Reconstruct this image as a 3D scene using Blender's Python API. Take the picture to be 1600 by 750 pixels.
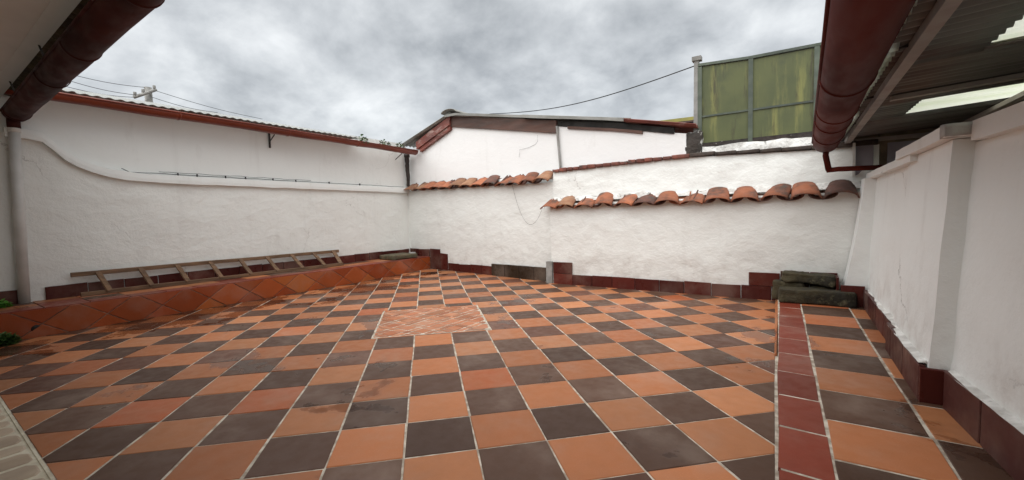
import bpy, math, random
from mathutils import Vector, Matrix, noise
random.seed(7)
sc = bpy.context.scene
for o in list(bpy.data.objects): bpy.data.objects.remove(o)

# ------------------------------------------------------------------ camera, sky, sun, exposure
T = 0.30            # one floor tile, metres; layout below is in tiles: v = right, u = away, z = up
F_PX, CX, CY, IMG_W = 652.449, 800.0, 375.0, 1600.0
CR = Vector((0.8302, 0.5570, -0.0256)); CF = Vector((-0.5570, 0.8284, -0.0583)); CU = CR.cross(CF)
CAM = Vector((4.334, -3.680, 3.237))
CR.normalize(); CF.normalize(); CU = CR.cross(CF).normalized(); CR = CF.cross(CU).normalized()
cam = bpy.data.cameras.new('camera'); camo = bpy.data.objects.new('camera', cam)
sc.collection.objects.link(camo); sc.camera = camo
cam.sensor_width = 36; cam.lens = F_PX / IMG_W * 36; cam.clip_start = 0.02; cam.clip_end = 2000
m3 = Matrix((CR, CU, -CF)).transposed()
camo.matrix_world = Matrix.Translation(CAM * T) @ m3.to_4x4()

SUN_EL, SUN_AZ = math.radians(58), math.radians(-176)   # azimuth measured from +Y (away) towards +X (right)
world = bpy.data.worlds.new('World'); sc.world = world; world.use_nodes = True
nt = world.node_tree; N = nt.nodes; L = nt.links; N.clear()
def wn(t, **k):
    n = N.new(t)
    for a, b in k.items(): setattr(n, a, b)
    return n
out = wn('ShaderNodeOutputWorld'); bg = wn('ShaderNodeBackground'); bg.inputs['Strength'].default_value = 0.1
sky = wn('ShaderNodeTexSky', sky_type='NISHITA', sun_disc=False)
sky.sun_elevation = SUN_EL; sky.sun_rotation = SUN_AZ
tc = wn('ShaderNodeTexCoord'); sep = wn('ShaderNodeSeparateXYZ'); L.new(tc.outputs['Generated'], sep.inputs[0])
def wmath(op, a, b=None):
    n = wn('ShaderNodeMath', operation=op)
    for i, x in enumerate((a, b)):
        if x is None: continue
        if isinstance(x, (int, float)): n.inputs[i].default_value = x
        else: L.new(x, n.inputs[i])
    return n.outputs[0]
zz = wmath('ADD', wmath('MAXIMUM', sep.outputs['Z'], 0.0), 0.5)
cmb = wn('ShaderNodeCombineXYZ')
L.new(wmath('DIVIDE', sep.outputs['X'], zz), cmb.inputs[0]); L.new(wmath('DIVIDE', sep.outputs['Y'], zz), cmb.inputs[1])
n1 = wn('ShaderNodeTexNoise'); n1.inputs['Scale'].default_value = 4.2; n1.inputs['Detail'].default_value = 9; n1.inputs['Roughness'].default_value = .57; n1.inputs['Distortion'].default_value = .12
n2 = wn('ShaderNodeTexNoise'); n2.inputs['Scale'].default_value = 1.7; n2.inputs['Detail'].default_value = 4
L.new(cmb.outputs[0], n1.inputs['Vector']); L.new(cmb.outputs[0], n2.inputs['Vector'])
mx = wmath('ADD', wmath('MULTIPLY', n1.outputs[0], .56), wmath('MULTIPLY', n2.outputs[0], .44))
ramp = wn('ShaderNodeValToRGB'); L.new(mx, ramp.inputs[0])
el = ramp.color_ramp.elements
el[0].position = .37; el[0].color = (1.35, 1.41, 1.44, 1); el[1].position = .63; el[1].color = (3.5, 3.56, 3.55, 1)
e = el.new(.5); e.color = (2.35, 2.42, 2.45, 1)
mixs = wn('ShaderNodeMix', data_type='RGBA'); mixs.inputs['Factor'].default_value = .93
L.new(sky.outputs[0], mixs.inputs['A']); L.new(ramp.outputs[0], mixs.inputs['B'])
L.new(mixs.outputs['Result'], bg.inputs['Color']); L.new(bg.outputs[0], out.inputs[0])

sun = bpy.data.lights.new('sun', 'SUN'); sun.energy = 1.5; sun.angle = math.radians(110); sun.color = (1, .98, .95)
suno = bpy.data.objects.new('sun', sun); sc.collection.objects.link(suno)
sd = Vector((math.sin(SUN_AZ) * math.cos(SUN_EL), math.cos(SUN_AZ) * math.cos(SUN_EL), math.sin(SUN_EL)))
suno.rotation_euler = sd.to_track_quat('Z', 'Y').to_euler(); suno.location = (0, 0, 12)
vs = sc.view_settings; vs.view_transform = 'Standard'; vs.look = 'None'; vs.gamma = 1; vs.exposure = 1.5
sc.render.engine = 'CYCLES'

# ------------------------------------------------------------------ pixel -> place helpers (tiles)
def ray(x, y): return CF + CR * ((x - CX) / F_PX) - CU * ((y - CY) / F_PX)
def onax(x, y, ax, val):
    d = ray(x, y); t = (val - CAM[ax]) / d[ax]; return CAM + d * t
def pv(x, y, v): return onax(x, y, 0, v)
def pu(x, y, u): return onax(x, y, 1, u)
def pz(x, y, z): return onax(x, y, 2, z)
def proj(p):
    d = Vector(p) - CAM; w = max(d.dot(CF), 1e-3)
    return CX + F_PX * d.dot(CR) / w, CY - F_PX * d.dot(CU) / w, d.dot(CF)
def lerp(a, b, t): return a + (b - a) * t
def pw(x, pts):
    if x <= pts[0][0]: return pts[0][1]
    for (a, b), (c, d) in zip(pts, pts[1:]):
        if x <= c: return lerp(b, d, (x - a) / (c - a))
    return pts[-1][1]
def fbm(p, s, o=4): return noise.fractal(Vector(p) * s, 1.0, 2.0, o)
R = random.uniform

# ------------------------------------------------------------------ materials
def new_mat(name):
    m = bpy.data.materials.new(name); m.use_nodes = True
    return m, m.node_tree.nodes, m.node_tree.links, m.node_tree.nodes['Principled BSDF']
class G:
    def __init__(s, m): s.N = m.node_tree.nodes; s.L = m.node_tree.links
    def set(s, sock, v):
        if isinstance(v, (int, float)): sock.default_value = v
        elif isinstance(v, (tuple, list)): sock.default_value = v if len(v) == len(sock.default_value) else (*v, 1)
        else: s.L.new(v, sock)
    def math(s, op, a, b=0.0, c=None, clamp=False):
        n = s.N.new('ShaderNodeMath'); n.operation = op; n.use_clamp = clamp
        s.set(n.inputs[0], a); s.set(n.inputs[1], b)
        if c is not None: s.set(n.inputs[2], c)
        return n.outputs[0]
    def mix(s, f, a, b, mode='MIX'):
        n = s.N.new('ShaderNodeMix'); n.data_type = 'RGBA'; n.blend_type = mode
        s.set(n.inputs['Factor'], f); s.set(n.inputs['A'], a); s.set(n.inputs['B'], b); return n.outputs['Result']
    def coord(s, kind='Object', scale=(1, 1, 1), rot=(0, 0, 0)):
        n = s.N.new('ShaderNodeTexCoord'); m = s.N.new('ShaderNodeMapping'); m.inputs['Scale'].default_value = scale; m.inputs['Rotation'].default_value = rot
        s.L.new(n.outputs[kind], m.inputs[0]); return m.outputs[0]
    def noise(s, v, scale, detail=4, rough=.55, dist=0):
        n = s.N.new('ShaderNodeTexNoise'); s.set(n.inputs['Vector'], v); n.inputs['Scale'].default_value = scale
        n.inputs['Detail'].default_value = detail; n.inputs['Roughness'].default_value = rough; n.inputs['Distortion'].default_value = dist; return n.outputs[0]
    def ramp(s, v, lo, hi, a=0.0, b=1.0):
        n = s.N.new('ShaderNodeMapRange'); n.interpolation_type = 'SMOOTHSTEP'
        s.set(n.inputs[0], v); n.inputs[1].default_value = lo; n.inputs[2].default_value = hi; n.inputs[3].default_value = a; n.inputs[4].default_value = b; return n.outputs[0]
    def rnd(s):
        n = s.N.new('ShaderNodeObjectInfo'); return n.outputs['Random']
    def bump(s, h, strength, dist, prev=None):
        n = s.N.new('ShaderNodeBump'); s.set(n.inputs['Height'], h); n.inputs['Strength'].default_value = strength; n.inputs['Distance'].default_value = dist
        if prev is not None: s.L.new(prev, n.inputs['Normal'])
        return n.outputs[0]
    def crack(s, v, scale, w=.01, warp=.25):
        n3 = s.N.new('ShaderNodeTexNoise'); s.set(n3.inputs['Vector'], v); n3.inputs['Scale'].default_value = scale * 3.5; n3.inputs['Detail'].default_value = 8; n3.inputs['Roughness'].default_value = .62
        ad = s.N.new('ShaderNodeVectorMath'); ad.operation = 'MULTIPLY_ADD'; s.L.new(n3.outputs['Color'], ad.inputs[0]); ad.inputs[1].default_value = (warp,) * 3; s.set(ad.inputs[2], v)
        vo = s.N.new('ShaderNodeTexVoronoi'); vo.feature = 'DISTANCE_TO_EDGE'; s.L.new(ad.outputs[0], vo.inputs['Vector']); vo.inputs['Scale'].default_value = scale
        return s.ramp(vo.outputs['Distance'], 0, w, 1, 0)

def simple(name, c1, c2=None, scale=6, rough=.6, rnd=.12, bump=(60, .15, .002), metal=0, spec=.5, stretch=(1, 1, 1), sharp=(.35, .65), blot=None):
    m, n, l, b = new_mat(name); g = G(m); c = g.coord(scale=stretch)
    c2 = c2 or tuple(x * .75 for x in c1)
    col = g.mix(g.ramp(g.noise(c, scale, 6), *sharp), c1, c2)
    if blot: col = g.mix(g.ramp(g.noise(c, blot[1], 6, .65), blot[2], blot[3]), col, blot[0])
    val = g.math('MULTIPLY_ADD', g.rnd(), rnd * 2, 1 - rnd)
    hs = n.new('ShaderNodeHueSaturation'); l.new(col, hs.inputs['Color']); l.new(val, hs.inputs['Value'])
    l.new(hs.outputs[0], b.inputs['Base Color'])
    rr = g.ramp(g.noise(c, scale * 3, 4), .3, .7, max(rough - .12, .03), min(rough + .12, 1)); l.new(rr, b.inputs['Roughness'])
    b.inputs['Metallic'].default_value = metal; b.inputs['Specular IOR Level'].default_value = spec
    if bump: l.new(g.bump(g.noise(c, bump[0], 6), bump[1], bump[2]), b.inputs['Normal'])
    return m

def tile_mat(name, cols, wet=True, rough=.42, rnd=.2, wetx=None):
    """fired-clay tile: every tile its own shade, fine grain, wear, and irregular damp stains"""
    m, n, l, b = new_mat(name); g = G(m); c = g.coord()
    r = g.rnd(); col = g.mix(g.ramp(r, .0, .75), cols[0], cols[1])
    r2 = g.math('FRACT', g.math('MULTIPLY', r, 17.31)); col = g.mix(g.ramp(r2, .8, 1.0), col, cols[2])
    n0 = g.noise(c, 9, 5, .6); col = g.mix(g.ramp(n0, .3, .75, 0, .35), col, tuple(x * .7 for x in cols[0]))
    col = g.mix(g.ramp(g.noise(c, 210, 2), .55, .8, 0, .22), col, tuple(min(1, x * 1.5 + .02) for x in cols[0]))
    dusty = g.ramp(g.noise(c, 2.3, 6, .6), .46, .72, 0, .2); col = g.mix(dusty, col, (.42, .33, .27))
    val = g.math('MULTIPLY_ADD', g.math('FRACT', g.math('MULTIPLY', r, 5.7)), rnd * 2, 1 - rnd)
    hs = n.new('ShaderNodeHueSaturation'); l.new(col, hs.inputs['Color']); l.new(val, hs.inputs['Value']); col = hs.outputs[0]
    ro = g.ramp(g.noise(c, 14, 5), .3, .7, rough - .08, rough + .1)
    if wet:
        wn_ = g.noise(c, 1.25, 5, .58, .3)
        sp = g.noise(c, 6.5, 4, .5)
        wv = g.math('ADD', wn_, g.math('MULTIPLY', g.math('SUBTRACT', sp, .5), .22))
        if wetx is not None:                       # rain water lies along the foot of the ledge
            s3 = n.new('ShaderNodeSeparateXYZ'); l.new(c, s3.inputs[0])
            wv = g.math('ADD', wv, g.ramp(s3.outputs[0], wetx, wetx + 1.3, .17, 0))
        wm = g.ramp(wv, .585, .645)
        col = g.mix(wm, col, g.mix(1.0, col, (.56, .5, .46), 'MULTIPLY')); ro = g.mix(wm, ro, (.13,) * 3)
    l.new(col, b.inputs['Base Color']); l.new(ro, b.inputs['Roughness'])
    l.new(g.bump(g.noise(c, 5, 3), .25, .006, g.bump(g.noise(c, 160, 4), .12, .001)), b.inputs['Normal'])
    b.inputs['Specular IOR Level'].default_value = .19
    return m

def plaster(name, base=(.815, .83, .80), dirt=(.5, .48, .45), rough_amt=.5, cracks=.5, cscale=.55, foot=True):
    m, n, l, b = new_mat(name); g = G(m); c = g.coord()
    col = g.mix(g.ramp(g.noise(c, 1.1, 6, .6), .35, .75, 0, .5), base, tuple(x * .94 for x in base))
    col = g.mix(g.ramp(g.noise(g.coord(scale=(1, 1, .35)), 3.2, 7, .68), .56, .8, 0, .36), col, dirt)
    col = g.mix(g.ramp(g.noise(c, 38, 3), .68, .8, 0, .2), col, dirt)
    col = g.mix(g.ramp(g.noise(g.coord(scale=(2.2, 2.2, .16)), 2.4, 6, .6), .58, .8, 0, .17), col, dirt)
    s3 = n.new('ShaderNodeSeparateXYZ'); l.new(c, s3.inputs[0])
    spl = g.math('MULTIPLY', g.ramp(s3.outputs[2], .12, .62, 1, 0), g.ramp(g.noise(c, 5, 6, .65), .42, .7))
    col = g.mix(g.math('MULTIPLY', spl, .45), col, (.42, .37, .33))
    ck = g.math('MULTIPLY', g.crack(c, cscale, .0028, .5), g.ramp(g.noise(c, .9, 2), .52, .62))
    col = g.mix(g.math('MULTIPLY', ck, cracks), col, (.2, .18, .16))
    l.new(col, b.inputs['Base Color']); b.inputs['Roughness'].default_value = .85; b.inputs['Specular IOR Level'].default_value = .2
    h1 = g.noise(g.coord(scale=(1, 1, 1.25)), 4.2, 9, .66, .15)
    bb = g.bump(h1, rough_amt, .035); bb = g.bump(g.noise(c, 70, 5), .3 * rough_amt + .05, .004, bb); bb = g.bump(g.math('MULTIPLY', ck, -1), .6 * cracks, .006, bb)
    l.new(bb, b.inputs['Normal']); return m

M = {}
M['orange'] = tile_mat('tile_orange', [(.45, .185, .082), (.39, .14, .056), (.39, .102, .037)], wetx=-4.35)
M['dark'] = tile_mat('tile_dark', [(.102, .053, .034), (.082, .042, .027), (.125, .05, .031)], rnd=.26, wetx=-4.35)
M['strip'] = tile_mat('tile_red', [(.215, .042, .023), (.185, .036, .02), (.24, .052, .028)], wet=False, rough=.38)
M['skirt'] = tile_mat('tile_oxblood', [(.09, .018, .0135), (.066, .0145, .0115), (.11, .023, .016)], wet=False, rough=.33)
M['skirtdark'] = tile_mat('tile_brown', [(.04, .026, .016), (.034, .022, .014), (.046, .026, .016)], wet=False, rough=.3)
M['skirtR'] = tile_mat('tile_maroon', [(.088, .031, .026), (.072, .026, .023), (.095, .031, .025)], wet=False, rough=.45)
M['kerb'] = tile_mat('tile_kerb', [(.33, .075, .022), (.28, .055, .017), (.36, .11, .03)], wet=False, rough=.36, rnd=.14)
M['cover'] = tile_mat('tile_cover', [(.44, .19, .10), (.38, .14, .066), (.34, .11, .05)], wet=False, rough=.5, rnd=.26)
M['grout'] = simple('grout', (.60, .54, .45), (.30, .245, .19), 16, .9, 0, (90, .5, .003))
M['groutdark'] = simple('grout_dark', (.3, .2, .14), (.13, .08, .06), 12, .9, 0, (90, .5, .003))
M['stonepav'] = simple('paving_stone', (.60, .475, .35), (.38, .29, .21), 3.5, .7, .22, (22, .5, .008), stretch=(1, .35, 1), blot=((.5, .38, .25), 2.1, .5, .7))
M['groutpale'] = simple('grout_pale', (.72, .66, .52), (.54, .48, .36), 12, .9, 0, (90, .5, .003))
M['pl_rough'] = plaster('plaster_rough', rough_amt=.7, cracks=.6)
M['pl_left'] = plaster('plaster_left', base=(.82, .83, .795), rough_amt=.6, cracks=.4)
M['pl_smooth'] = plaster('plaster_smooth', base=(.82, .835, .81), rough_amt=.25, cracks=.22, cscale=.4)
M['pl_gable'] = plaster('plaster_gable', base=(.83, .83, .82), rough_amt=.25, cracks=.18, cscale=.3)
M['pl_right'] = plaster('plaster_right', base=(.81, .825, .805), rough_amt=.3, cracks=.55, cscale=.5)
M['mortar'] = simple('lime_mortar', (.8, .79, .76), (.52, .5, .47), 9, .9, 0, (30, .9, .02), blot=((.09, .085, .07), 6, .57, .68))
M['cementgrey'] = simple('cement_grey', (.4, .39, .37), (.24, .235, .22), 7, .9, .1, (30, .6, .01))
M['gutter'] = simple('gutter_paint', (.10, .0135, .0075), (.06, .009, .006), 3, .72, .03, (40, .06, .001), stretch=(1, .3, 1), blot=((.05, .016, .013), 9, .62, .75), spec=.15)
M['gutterdk'] = simple('gutter_paint_old', (.066, .01, .0065), (.032, .007, .0055), 4, .7, .05, (40, .15, .002), stretch=(.4, 1, 1), blot=((.035, .013, .011), 6, .58, .75), spec=.2)
M['gutterlt'] = simple('gutter_paint_bright', (.20, .034, .013), (.135, .023, .01), 4, .4, .05, (40, .1, .002), stretch=(1, .3, 1), blot=((.11, .03, .016), 9, .6, .75))
M['pvc'] = simple('painted_pvc', (.68, .67, .64), (.58, .57, .54), 5, .45, .03, (50, .1, .002), blot=((.36, .34, .3), 4, .62, .85))
M['wood'] = simple('ladder_wood', (.20, .115, .062), (.11, .064, .036), 7, .75, .16, (60, .5, .003), stretch=(4, .6, 4), blot=((.44, .37, .29), 13, .66, .74))
M['oldwood'] = simple('weathered_timber', (.12, .094, .056), (.06, .048, .03), 6, .9, .1, (40, .7, .008), stretch=(3, 1, 3), blot=((.10, .12, .05), 5, .52, .7))
M['mossy'] = simple('mossy_stone', (.062, .05, .024), (.02, .017, .01), 5, .9, .2, (22, 1.0, .02), blot=((.15, .135, .08), 7, .57, .72))
M['clay'] = simple('clay_roof_tile', (.34, .115, .053), (.21, .075, .04), 6, .8, .3, (40, .5, .005), blot=((.08, .058, .044), 6, .5, .7))
M['claypale'] = simple('clay_roof_tile_pale', (.34, .18, .10), (.24, .11, .06), 6, .85, .25, (40, .4, .004), blot=((.17, .13, .1), 7, .54, .74))
M['claydark'] = simple('clay_roof_tile_dark', (.15, .06, .04), (.085, .04, .03), 6, .8, .2, (40, .4, .004), blot=((.06, .05, .042), 7, .5, .7))
M['brick'] = simple('coping_brick', (.22, .075, .052), (.13, .05, .04), 14, .9, .3, (40, .7, .006), blot=((.06, .045, .04), 6, .5, .7))
M['brickdark'] = simple('coping_brick_mossy', (.075, .055, .045), (.045, .036, .03), 14, .95, .25, (40, .8, .006), blot=((.15, .13, .11), 10, .66, .75))
M['blackrot'] = simple('rotted_black', (.035, .024, .02), (.02, .015, .013), 8, .8, .1, (40, .8, .01), blot=((.5, .47, .43), 11, .63, .69))
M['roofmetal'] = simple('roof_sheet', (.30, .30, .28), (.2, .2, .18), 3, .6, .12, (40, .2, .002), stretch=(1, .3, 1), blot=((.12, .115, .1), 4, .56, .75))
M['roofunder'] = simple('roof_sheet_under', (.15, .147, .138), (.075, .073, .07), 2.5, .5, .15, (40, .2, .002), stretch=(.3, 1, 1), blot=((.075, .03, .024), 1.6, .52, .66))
M['rustsheet'] = simple('rust_red_sheet', (.24, .07, .05), (.14, .045, .035), 4, .65, .1, (40, .3, .003), stretch=(.4, 1, 1), blot=((.36, .24, .21), 7, .54, .66))
M['fascia'] = simple('fascia_board', (.115, .06, .045), (.065, .04, .032), 4, .75, .1, (50, .4, .004), stretch=(.3, 1, 1.5))
M['blackgap'] = simple('gap_shade_black', (.02, .018, .016), (.012, .011, .01), 4, .9, 0, None)  # flat black that paints in the shade inside gaps and holes
M['steelpaint'] = simple('painted_steel_beam', (.33, .29, .265), (.25, .22, .2), 4, .6, .08, (60, .15, .002), blot=((.15, .1, .08), 6, .66, .8))
M['soffit'] = simple('soffit_paint', (.66, .65, .63), (.6, .59, .57), 2, .8, .02, (60, .15, .002))
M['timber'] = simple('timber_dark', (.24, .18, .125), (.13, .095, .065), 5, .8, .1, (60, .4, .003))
M['purple'] = simple('lilac_paint', (.3, .28, .325), (.24, .22, .26), 3, .7, .05, (60, .2, .002))
M['slate'] = simple('dark_iron', (.045, .035, .032), (.03, .025, .022), 6, .6, .1, (60, .3, .002))
M['concrete'] = simple('concrete_post', (.3, .295, .28), (.2, .195, .18), 5, .9, .1, (30, .5, .006))
M['cable'] = simple('black_cable', (.016, .016, .017), None, 4, .6, 0, None)
M['bluewall'] = simple('blue_wall', (.02, .09, .2), (.016, .07, .16), 4, .8, 0, None)
M['yellowtrim'] = simple('olive_yellow_trim', (.30, .27, .07), (.22, .2, .055), 4, .7, 0, None)
M['earth'] = simple('earth', (.12, .09, .065), (.08, .06, .045), 2, .95, 0, (20, .5, .01))
M['leaf'] = simple('leaf', (.075, .16, .03), (.04, .1, .02), 20, .6, .3, None)
M['leafbright'] = simple('leaf_bright', (.10, .30, .03), (.06, .2, .02), 20, .6, .3, None)
def fence_mat():
    m, n, l, b = new_mat('green_panel_paint'); g = G(m)
    c = g.coord(); cs = g.coord(scale=(1, 1, .12))
    col = g.mix(g.ramp(g.noise(c, 1.6, 5), .35, .7), (.095, .108, .035), (.06, .074, .026))
    col = g.mix(g.ramp(g.noise(cs, 7, 6, .65), .52, .7, 0, .6), col, (.26, .255, .07))
    col = g.mix(g.ramp(g.noise(cs, 15, 6, .65, .2), .55, .72, 0, .85), col, (.04, .034, .015))
    col = g.mix(g.ramp(g.noise(c, 2.2, 6, .65), .52, .72, 0, .7), col, (.045, .055, .028))
    l.new(col, b.inputs['Base Color']); b.inputs['Roughness'].default_value = .6
    l.new(g.bump(g.noise(c, 3, 3), .3, .01), b.inputs['Normal']); return m
M['fence'] = fence_mat()
M['fenceframe'] = simple('green_frame_paint', (.085, .105, .075), (.05, .065, .05), 5, .6, .1, (50, .2, .002), blot=((.10, .05, .025), 5, .62, .75))
def skylight_mat():
    m, n, l, b = new_mat('translucent_sheet'); g = G(m); c = g.coord(scale=(.3, 1, 1))
    o = [x for x in n if x.type == 'OUTPUT_MATERIAL'][0]
    col = g.mix(g.ramp(g.noise(c, 3, 5), .35, .7), (.97, .98, .92), (.84, .88, .74))
    t = n.new('ShaderNodeBsdfTranslucent'); l.new(col, t.inputs['Color']); l.new(col, b.inputs['Base Color']); b.inputs['Roughness'].default_value = .35
    ms = n.new('ShaderNodeMixShader'); ms.inputs[0].default_value = .92
    l.new(b.outputs[0], ms.inputs[1]); l.new(t.outputs[0], ms.inputs[2]); l.new(ms.outputs[0], o.inputs[0]); return m
M['skylight'] = skylight_mat()

# ------------------------------------------------------------------ builders (all coordinates in tiles)
COL = sc.collection
def tag(o, label=None, cat=None, group=None, kind=None):
    if label: o['label'] = label
    if cat: o['category'] = cat
    if group: o['group'] = group
    if kind: o['kind'] = kind
    return o
BASE = {}
def thing(name, label, cat, at=(0, 0, 0), group=None):
    o = bpy.data.objects.new(name, None); COL.objects.link(o); o.location = Vector(at) * T; o.empty_display_size = .1
    BASE[o] = Vector(at); return tag(o, label, cat, group)
def mk(name, vs_, fs, mat, parent=None, smooth=False, at=None, kind=None):
    """one mesh object; vs_ are absolute tile coordinates"""
    base = BASE.get(parent, Vector((0, 0, 0))) if parent is not None else Vector(at or (0, 0, 0))
    me = bpy.data.meshes.new(name); me.from_pydata([(Vector(p) - base) * T for p in vs_], [], fs)
    ms = mat if isinstance(mat, (list, tuple)) else [mat]
    for x in ms: me.materials.append(M[x])
    me.validate(); me.update()
    if smooth:
        for p in me.polygons: p.use_smooth = True
    o = bpy.data.objects.new(name, me); COL.objects.link(o); BASE[o] = base
    if parent is not None: o.parent = parent
    else: o.location = base * T
    if kind: o['kind'] = kind
    return o
def fixn(o):
    import bmesh
    b = bmesh.new(); b.from_mesh(o.data); bmesh.ops.recalc_face_normals(b, faces=b.faces); b.to_mesh(o.data); b.free(); return o
class MB:
    def __init__(s): s.v = []; s.f = []
    def add(s, vs_, fs):
        k = len(s.v); s.v += [tuple(p) for p in vs_]; s.f += [tuple(i + k for i in f) for f in fs]; return s
    def build(s, name, mat, parent=None, smooth=False, at=None, kind=None): return fixn(mk(name, s.v, s.f, mat, parent, smooth, at, kind))
BOXF = [(0, 3, 2, 1), (4, 5, 6, 7), (0, 1, 5, 4), (1, 2, 6, 5), (2, 3, 7, 6), (3, 0, 4, 7)]
def hexa(lo, hi):
    """lo, hi: four corners each (same winding)"""
    return list(lo) + list(hi), BOXF
def boxv(a, b):
    (x0, y0, z0), (x1, y1, z1) = a, b
    return hexa([(x0, y0, z0), (x1, y0, z0), (x1, y1, z0), (x0, y1, z0)], [(x0, y0, z1), (x1, y0, z1), (x1, y1, z1), (x0, y1, z1)])
def box(name, a, b, mat, parent=None, at=None, bev=0.0):
    v, f = boxv(a, b); o = fixn(mk(name, v, f, mat, parent, at=at))
    if bev: bevel(o, bev)
    return o
def bevel(o, w, seg=2):
    import bmesh
    b = bmesh.new(); b.from_mesh(o.data)
    bmesh.ops.bevel(b, geom=b.edges[:], offset=w * T, segments=seg, affect='EDGES', profile=.6); b.to_mesh(o.data); b.free(); return o
def plate(poly, n, h, ch):
    """a tile: polygon (list of Vector) raised along n by h with a chamfered rim of ch"""
    k = len(poly); c = sum((Vector(p) for p in poly), Vector()) / k; n = Vector(n)
    b = [Vector(p) for p in poly]; m_ = [p + n * (h - ch * .8) for p in b]
    t = []
    for p in b:
        d = c - p; t.append(p + n * h + d.normalized() * min(ch * 1.3, d.length * .4))
    v = b + m_ + t; f = [tuple(range(2 * k, 3 * k))]
    for i in range(k):
        j = (i + 1) % k; f += [(i, j, k + j, k + i), (k + i, k + j, 2 * k + j, 2 * k + i)]
    return v, f
def clip(poly, p0, nrm):
    """keep the part of a 2-D polygon where (p-p0).nrm <= 0"""
    out_ = []; q = len(poly)
    for i in range(q):
        a, b = poly[i], poly[(i + 1) % q]
        da = (a[0] - p0[0]) * nrm[0] + (a[1] - p0[1]) * nrm[1]; db = (b[0] - p0[0]) * nrm[0] + (b[1] - p0[1]) * nrm[1]
        if da <= 0: out_.append(a)
        if (da < 0 < db) or (db < 0 < da):
            t = da / (da - db); out_.append((a[0] + (b[0] - a[0]) * t, a[1] + (b[1] - a[1]) * t))
    return out_
def area(poly): return abs(sum(a[0] * b[1] - b[0] * a[1] for a, b in zip(poly, poly[1:] + poly[:1]))) / 2
def inset(poly, d):
    """move every edge inward by d (convex polygon)"""
    c = (sum(p[0] for p in poly) / len(poly), sum(p[1] for p in poly) / len(poly)); res = poly
    for a, b in zip(poly, poly[1:] + poly[:1]):
        ex, ey = b[0] - a[0], b[1] - a[1]; ln = math.hypot(ex, ey)
        if ln < 1e-6: continue
        nx, ny = ey / ln, -ex / ln
        if (c[0] - a[0]) * nx + (c[1] - a[1]) * ny > 0: nx, ny = -nx, -ny
        res = clip(res, (a[0] - nx * d, a[1] - ny * d), (nx, ny))
        if len(res) < 3: return []
    return res
def tube(pts, r, seg=10, cap=True):
    pts = [Vector(p) for p in pts]; v = []; f = []; up = Vector((0, 0, 1)); k = len(pts)
    for i, p in enumerate(pts):
        d = (pts[min(i + 1, k - 1)] - pts[max(i - 1, 0)]).normalized()
        a = d.cross(up) if abs(d.z) < .95 else d.cross(Vector((0, 1, 0)))
        a.normalize(); b = d.cross(a).normalized(); rr = r[i] if isinstance(r, (list, tuple)) else r
        for j in range(seg):
            t = 2 * math.pi * j / seg; v.append(p + (a * math.cos(t) + b * math.sin(t)) * rr)
    for i in range(k - 1):
        for j in range(seg):
            f.append((i * seg + j, i * seg + (j + 1) % seg, (i + 1) * seg + (j + 1) % seg, (i + 1) * seg + j))
    if cap: f += [tuple(range(seg)), tuple(range((k - 1) * seg, k * seg))]
    return v, f
def pipe(name, pts, r, mat, parent=None, seg=10, at=None):
    v, f = tube(pts, r, seg); return fixn(mk(name, v, f, mat, parent, True, at))
def slab(name, fn, nu, nv, back, mat, parent=None, at=None):
    """solid with a gridded, uneven front fn(s,t) and a plain back offset by `back` (tiles)"""
    v = [fn(i / nu, j / nv) for j in range(nv + 1) for i in range(nu + 1)]; W = nu + 1
    f = [(j * W + i, j * W + i + 1, (j + 1) * W + i + 1, (j + 1) * W + i) for j in range(nv) for i in range(nu)]
    loop = [i for i in range(nu)] + [j * W + nu for j in range(nv)] + [nv * W + i for i in range(nu, 0, -1)] + [j * W for j in range(nv, 0, -1)]
    k = len(v); bk = Vector(back)
    for q in loop: v.append(Vector(v[q]) + bk)
    n_ = len(loop)
    for a in range(n_):
        b = (a + 1) % n_; f.append((loop[a], k + a, k + b, loop[b]))
    f.append(tuple(range(k, k + n_)))
    o = fixn(mk(name, v, f, mat, parent, False, at))
    ls = set(loop)
    for e_ in o.data.edges:
        if e_.vertices[0] in ls and e_.vertices[1] in ls: e_.use_edge_sharp = True
    for p in o.data.polygons[:nu * nv]: p.use_smooth = True
    return o
def corr(name, p0, across, length, along, run, mat, parent=None, pitch=.25, amp=.05, thick=.015, seg=8, up=(0, 0, 1), rows=1, sag=0.0):
    a = Vector(across).normalized(); d = Vector(along).normalized(); up = Vector(up); n = max(2, int(length / pitch * seg)); p0 = Vector(p0); v = []; f = []
    for lay in range(2):
        for r in range(rows + 1):
            for i in range(n + 1):
                s = length * i / n; h = amp * math.cos(2 * math.pi * s / pitch) + lay * thick
                v.append(p0 + a * s + d * (run * r / rows) + up * (h + sag * fbm((s * .3, r * .7, 1.3), .8, 2)))
    W = n + 1; Kk = W * (rows + 1)
    for r in range(rows):
        for i in range(n):
            q = r * W + i; f += [(q, q + 1, q + W + 1, q + W), (Kk + q, Kk + q + W, Kk + q + W + 1, Kk + q + 1)]
    for i in range(n):
        e_ = rows * W; f += [(i, Kk + i, Kk + i + 1, i + 1), (e_ + i, e_ + i + 1, Kk + e_ + i + 1, Kk + e_ + i)]
    for r in range(rows):
        f += [(r * W, (r + 1) * W, Kk + (r + 1) * W, Kk + r * W), (r * W + n, Kk + r * W + n, Kk + (r + 1) * W + n, (r + 1) * W + n)]
    o = fixn(mk(name, v, f, mat, parent, True)); return o
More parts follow.
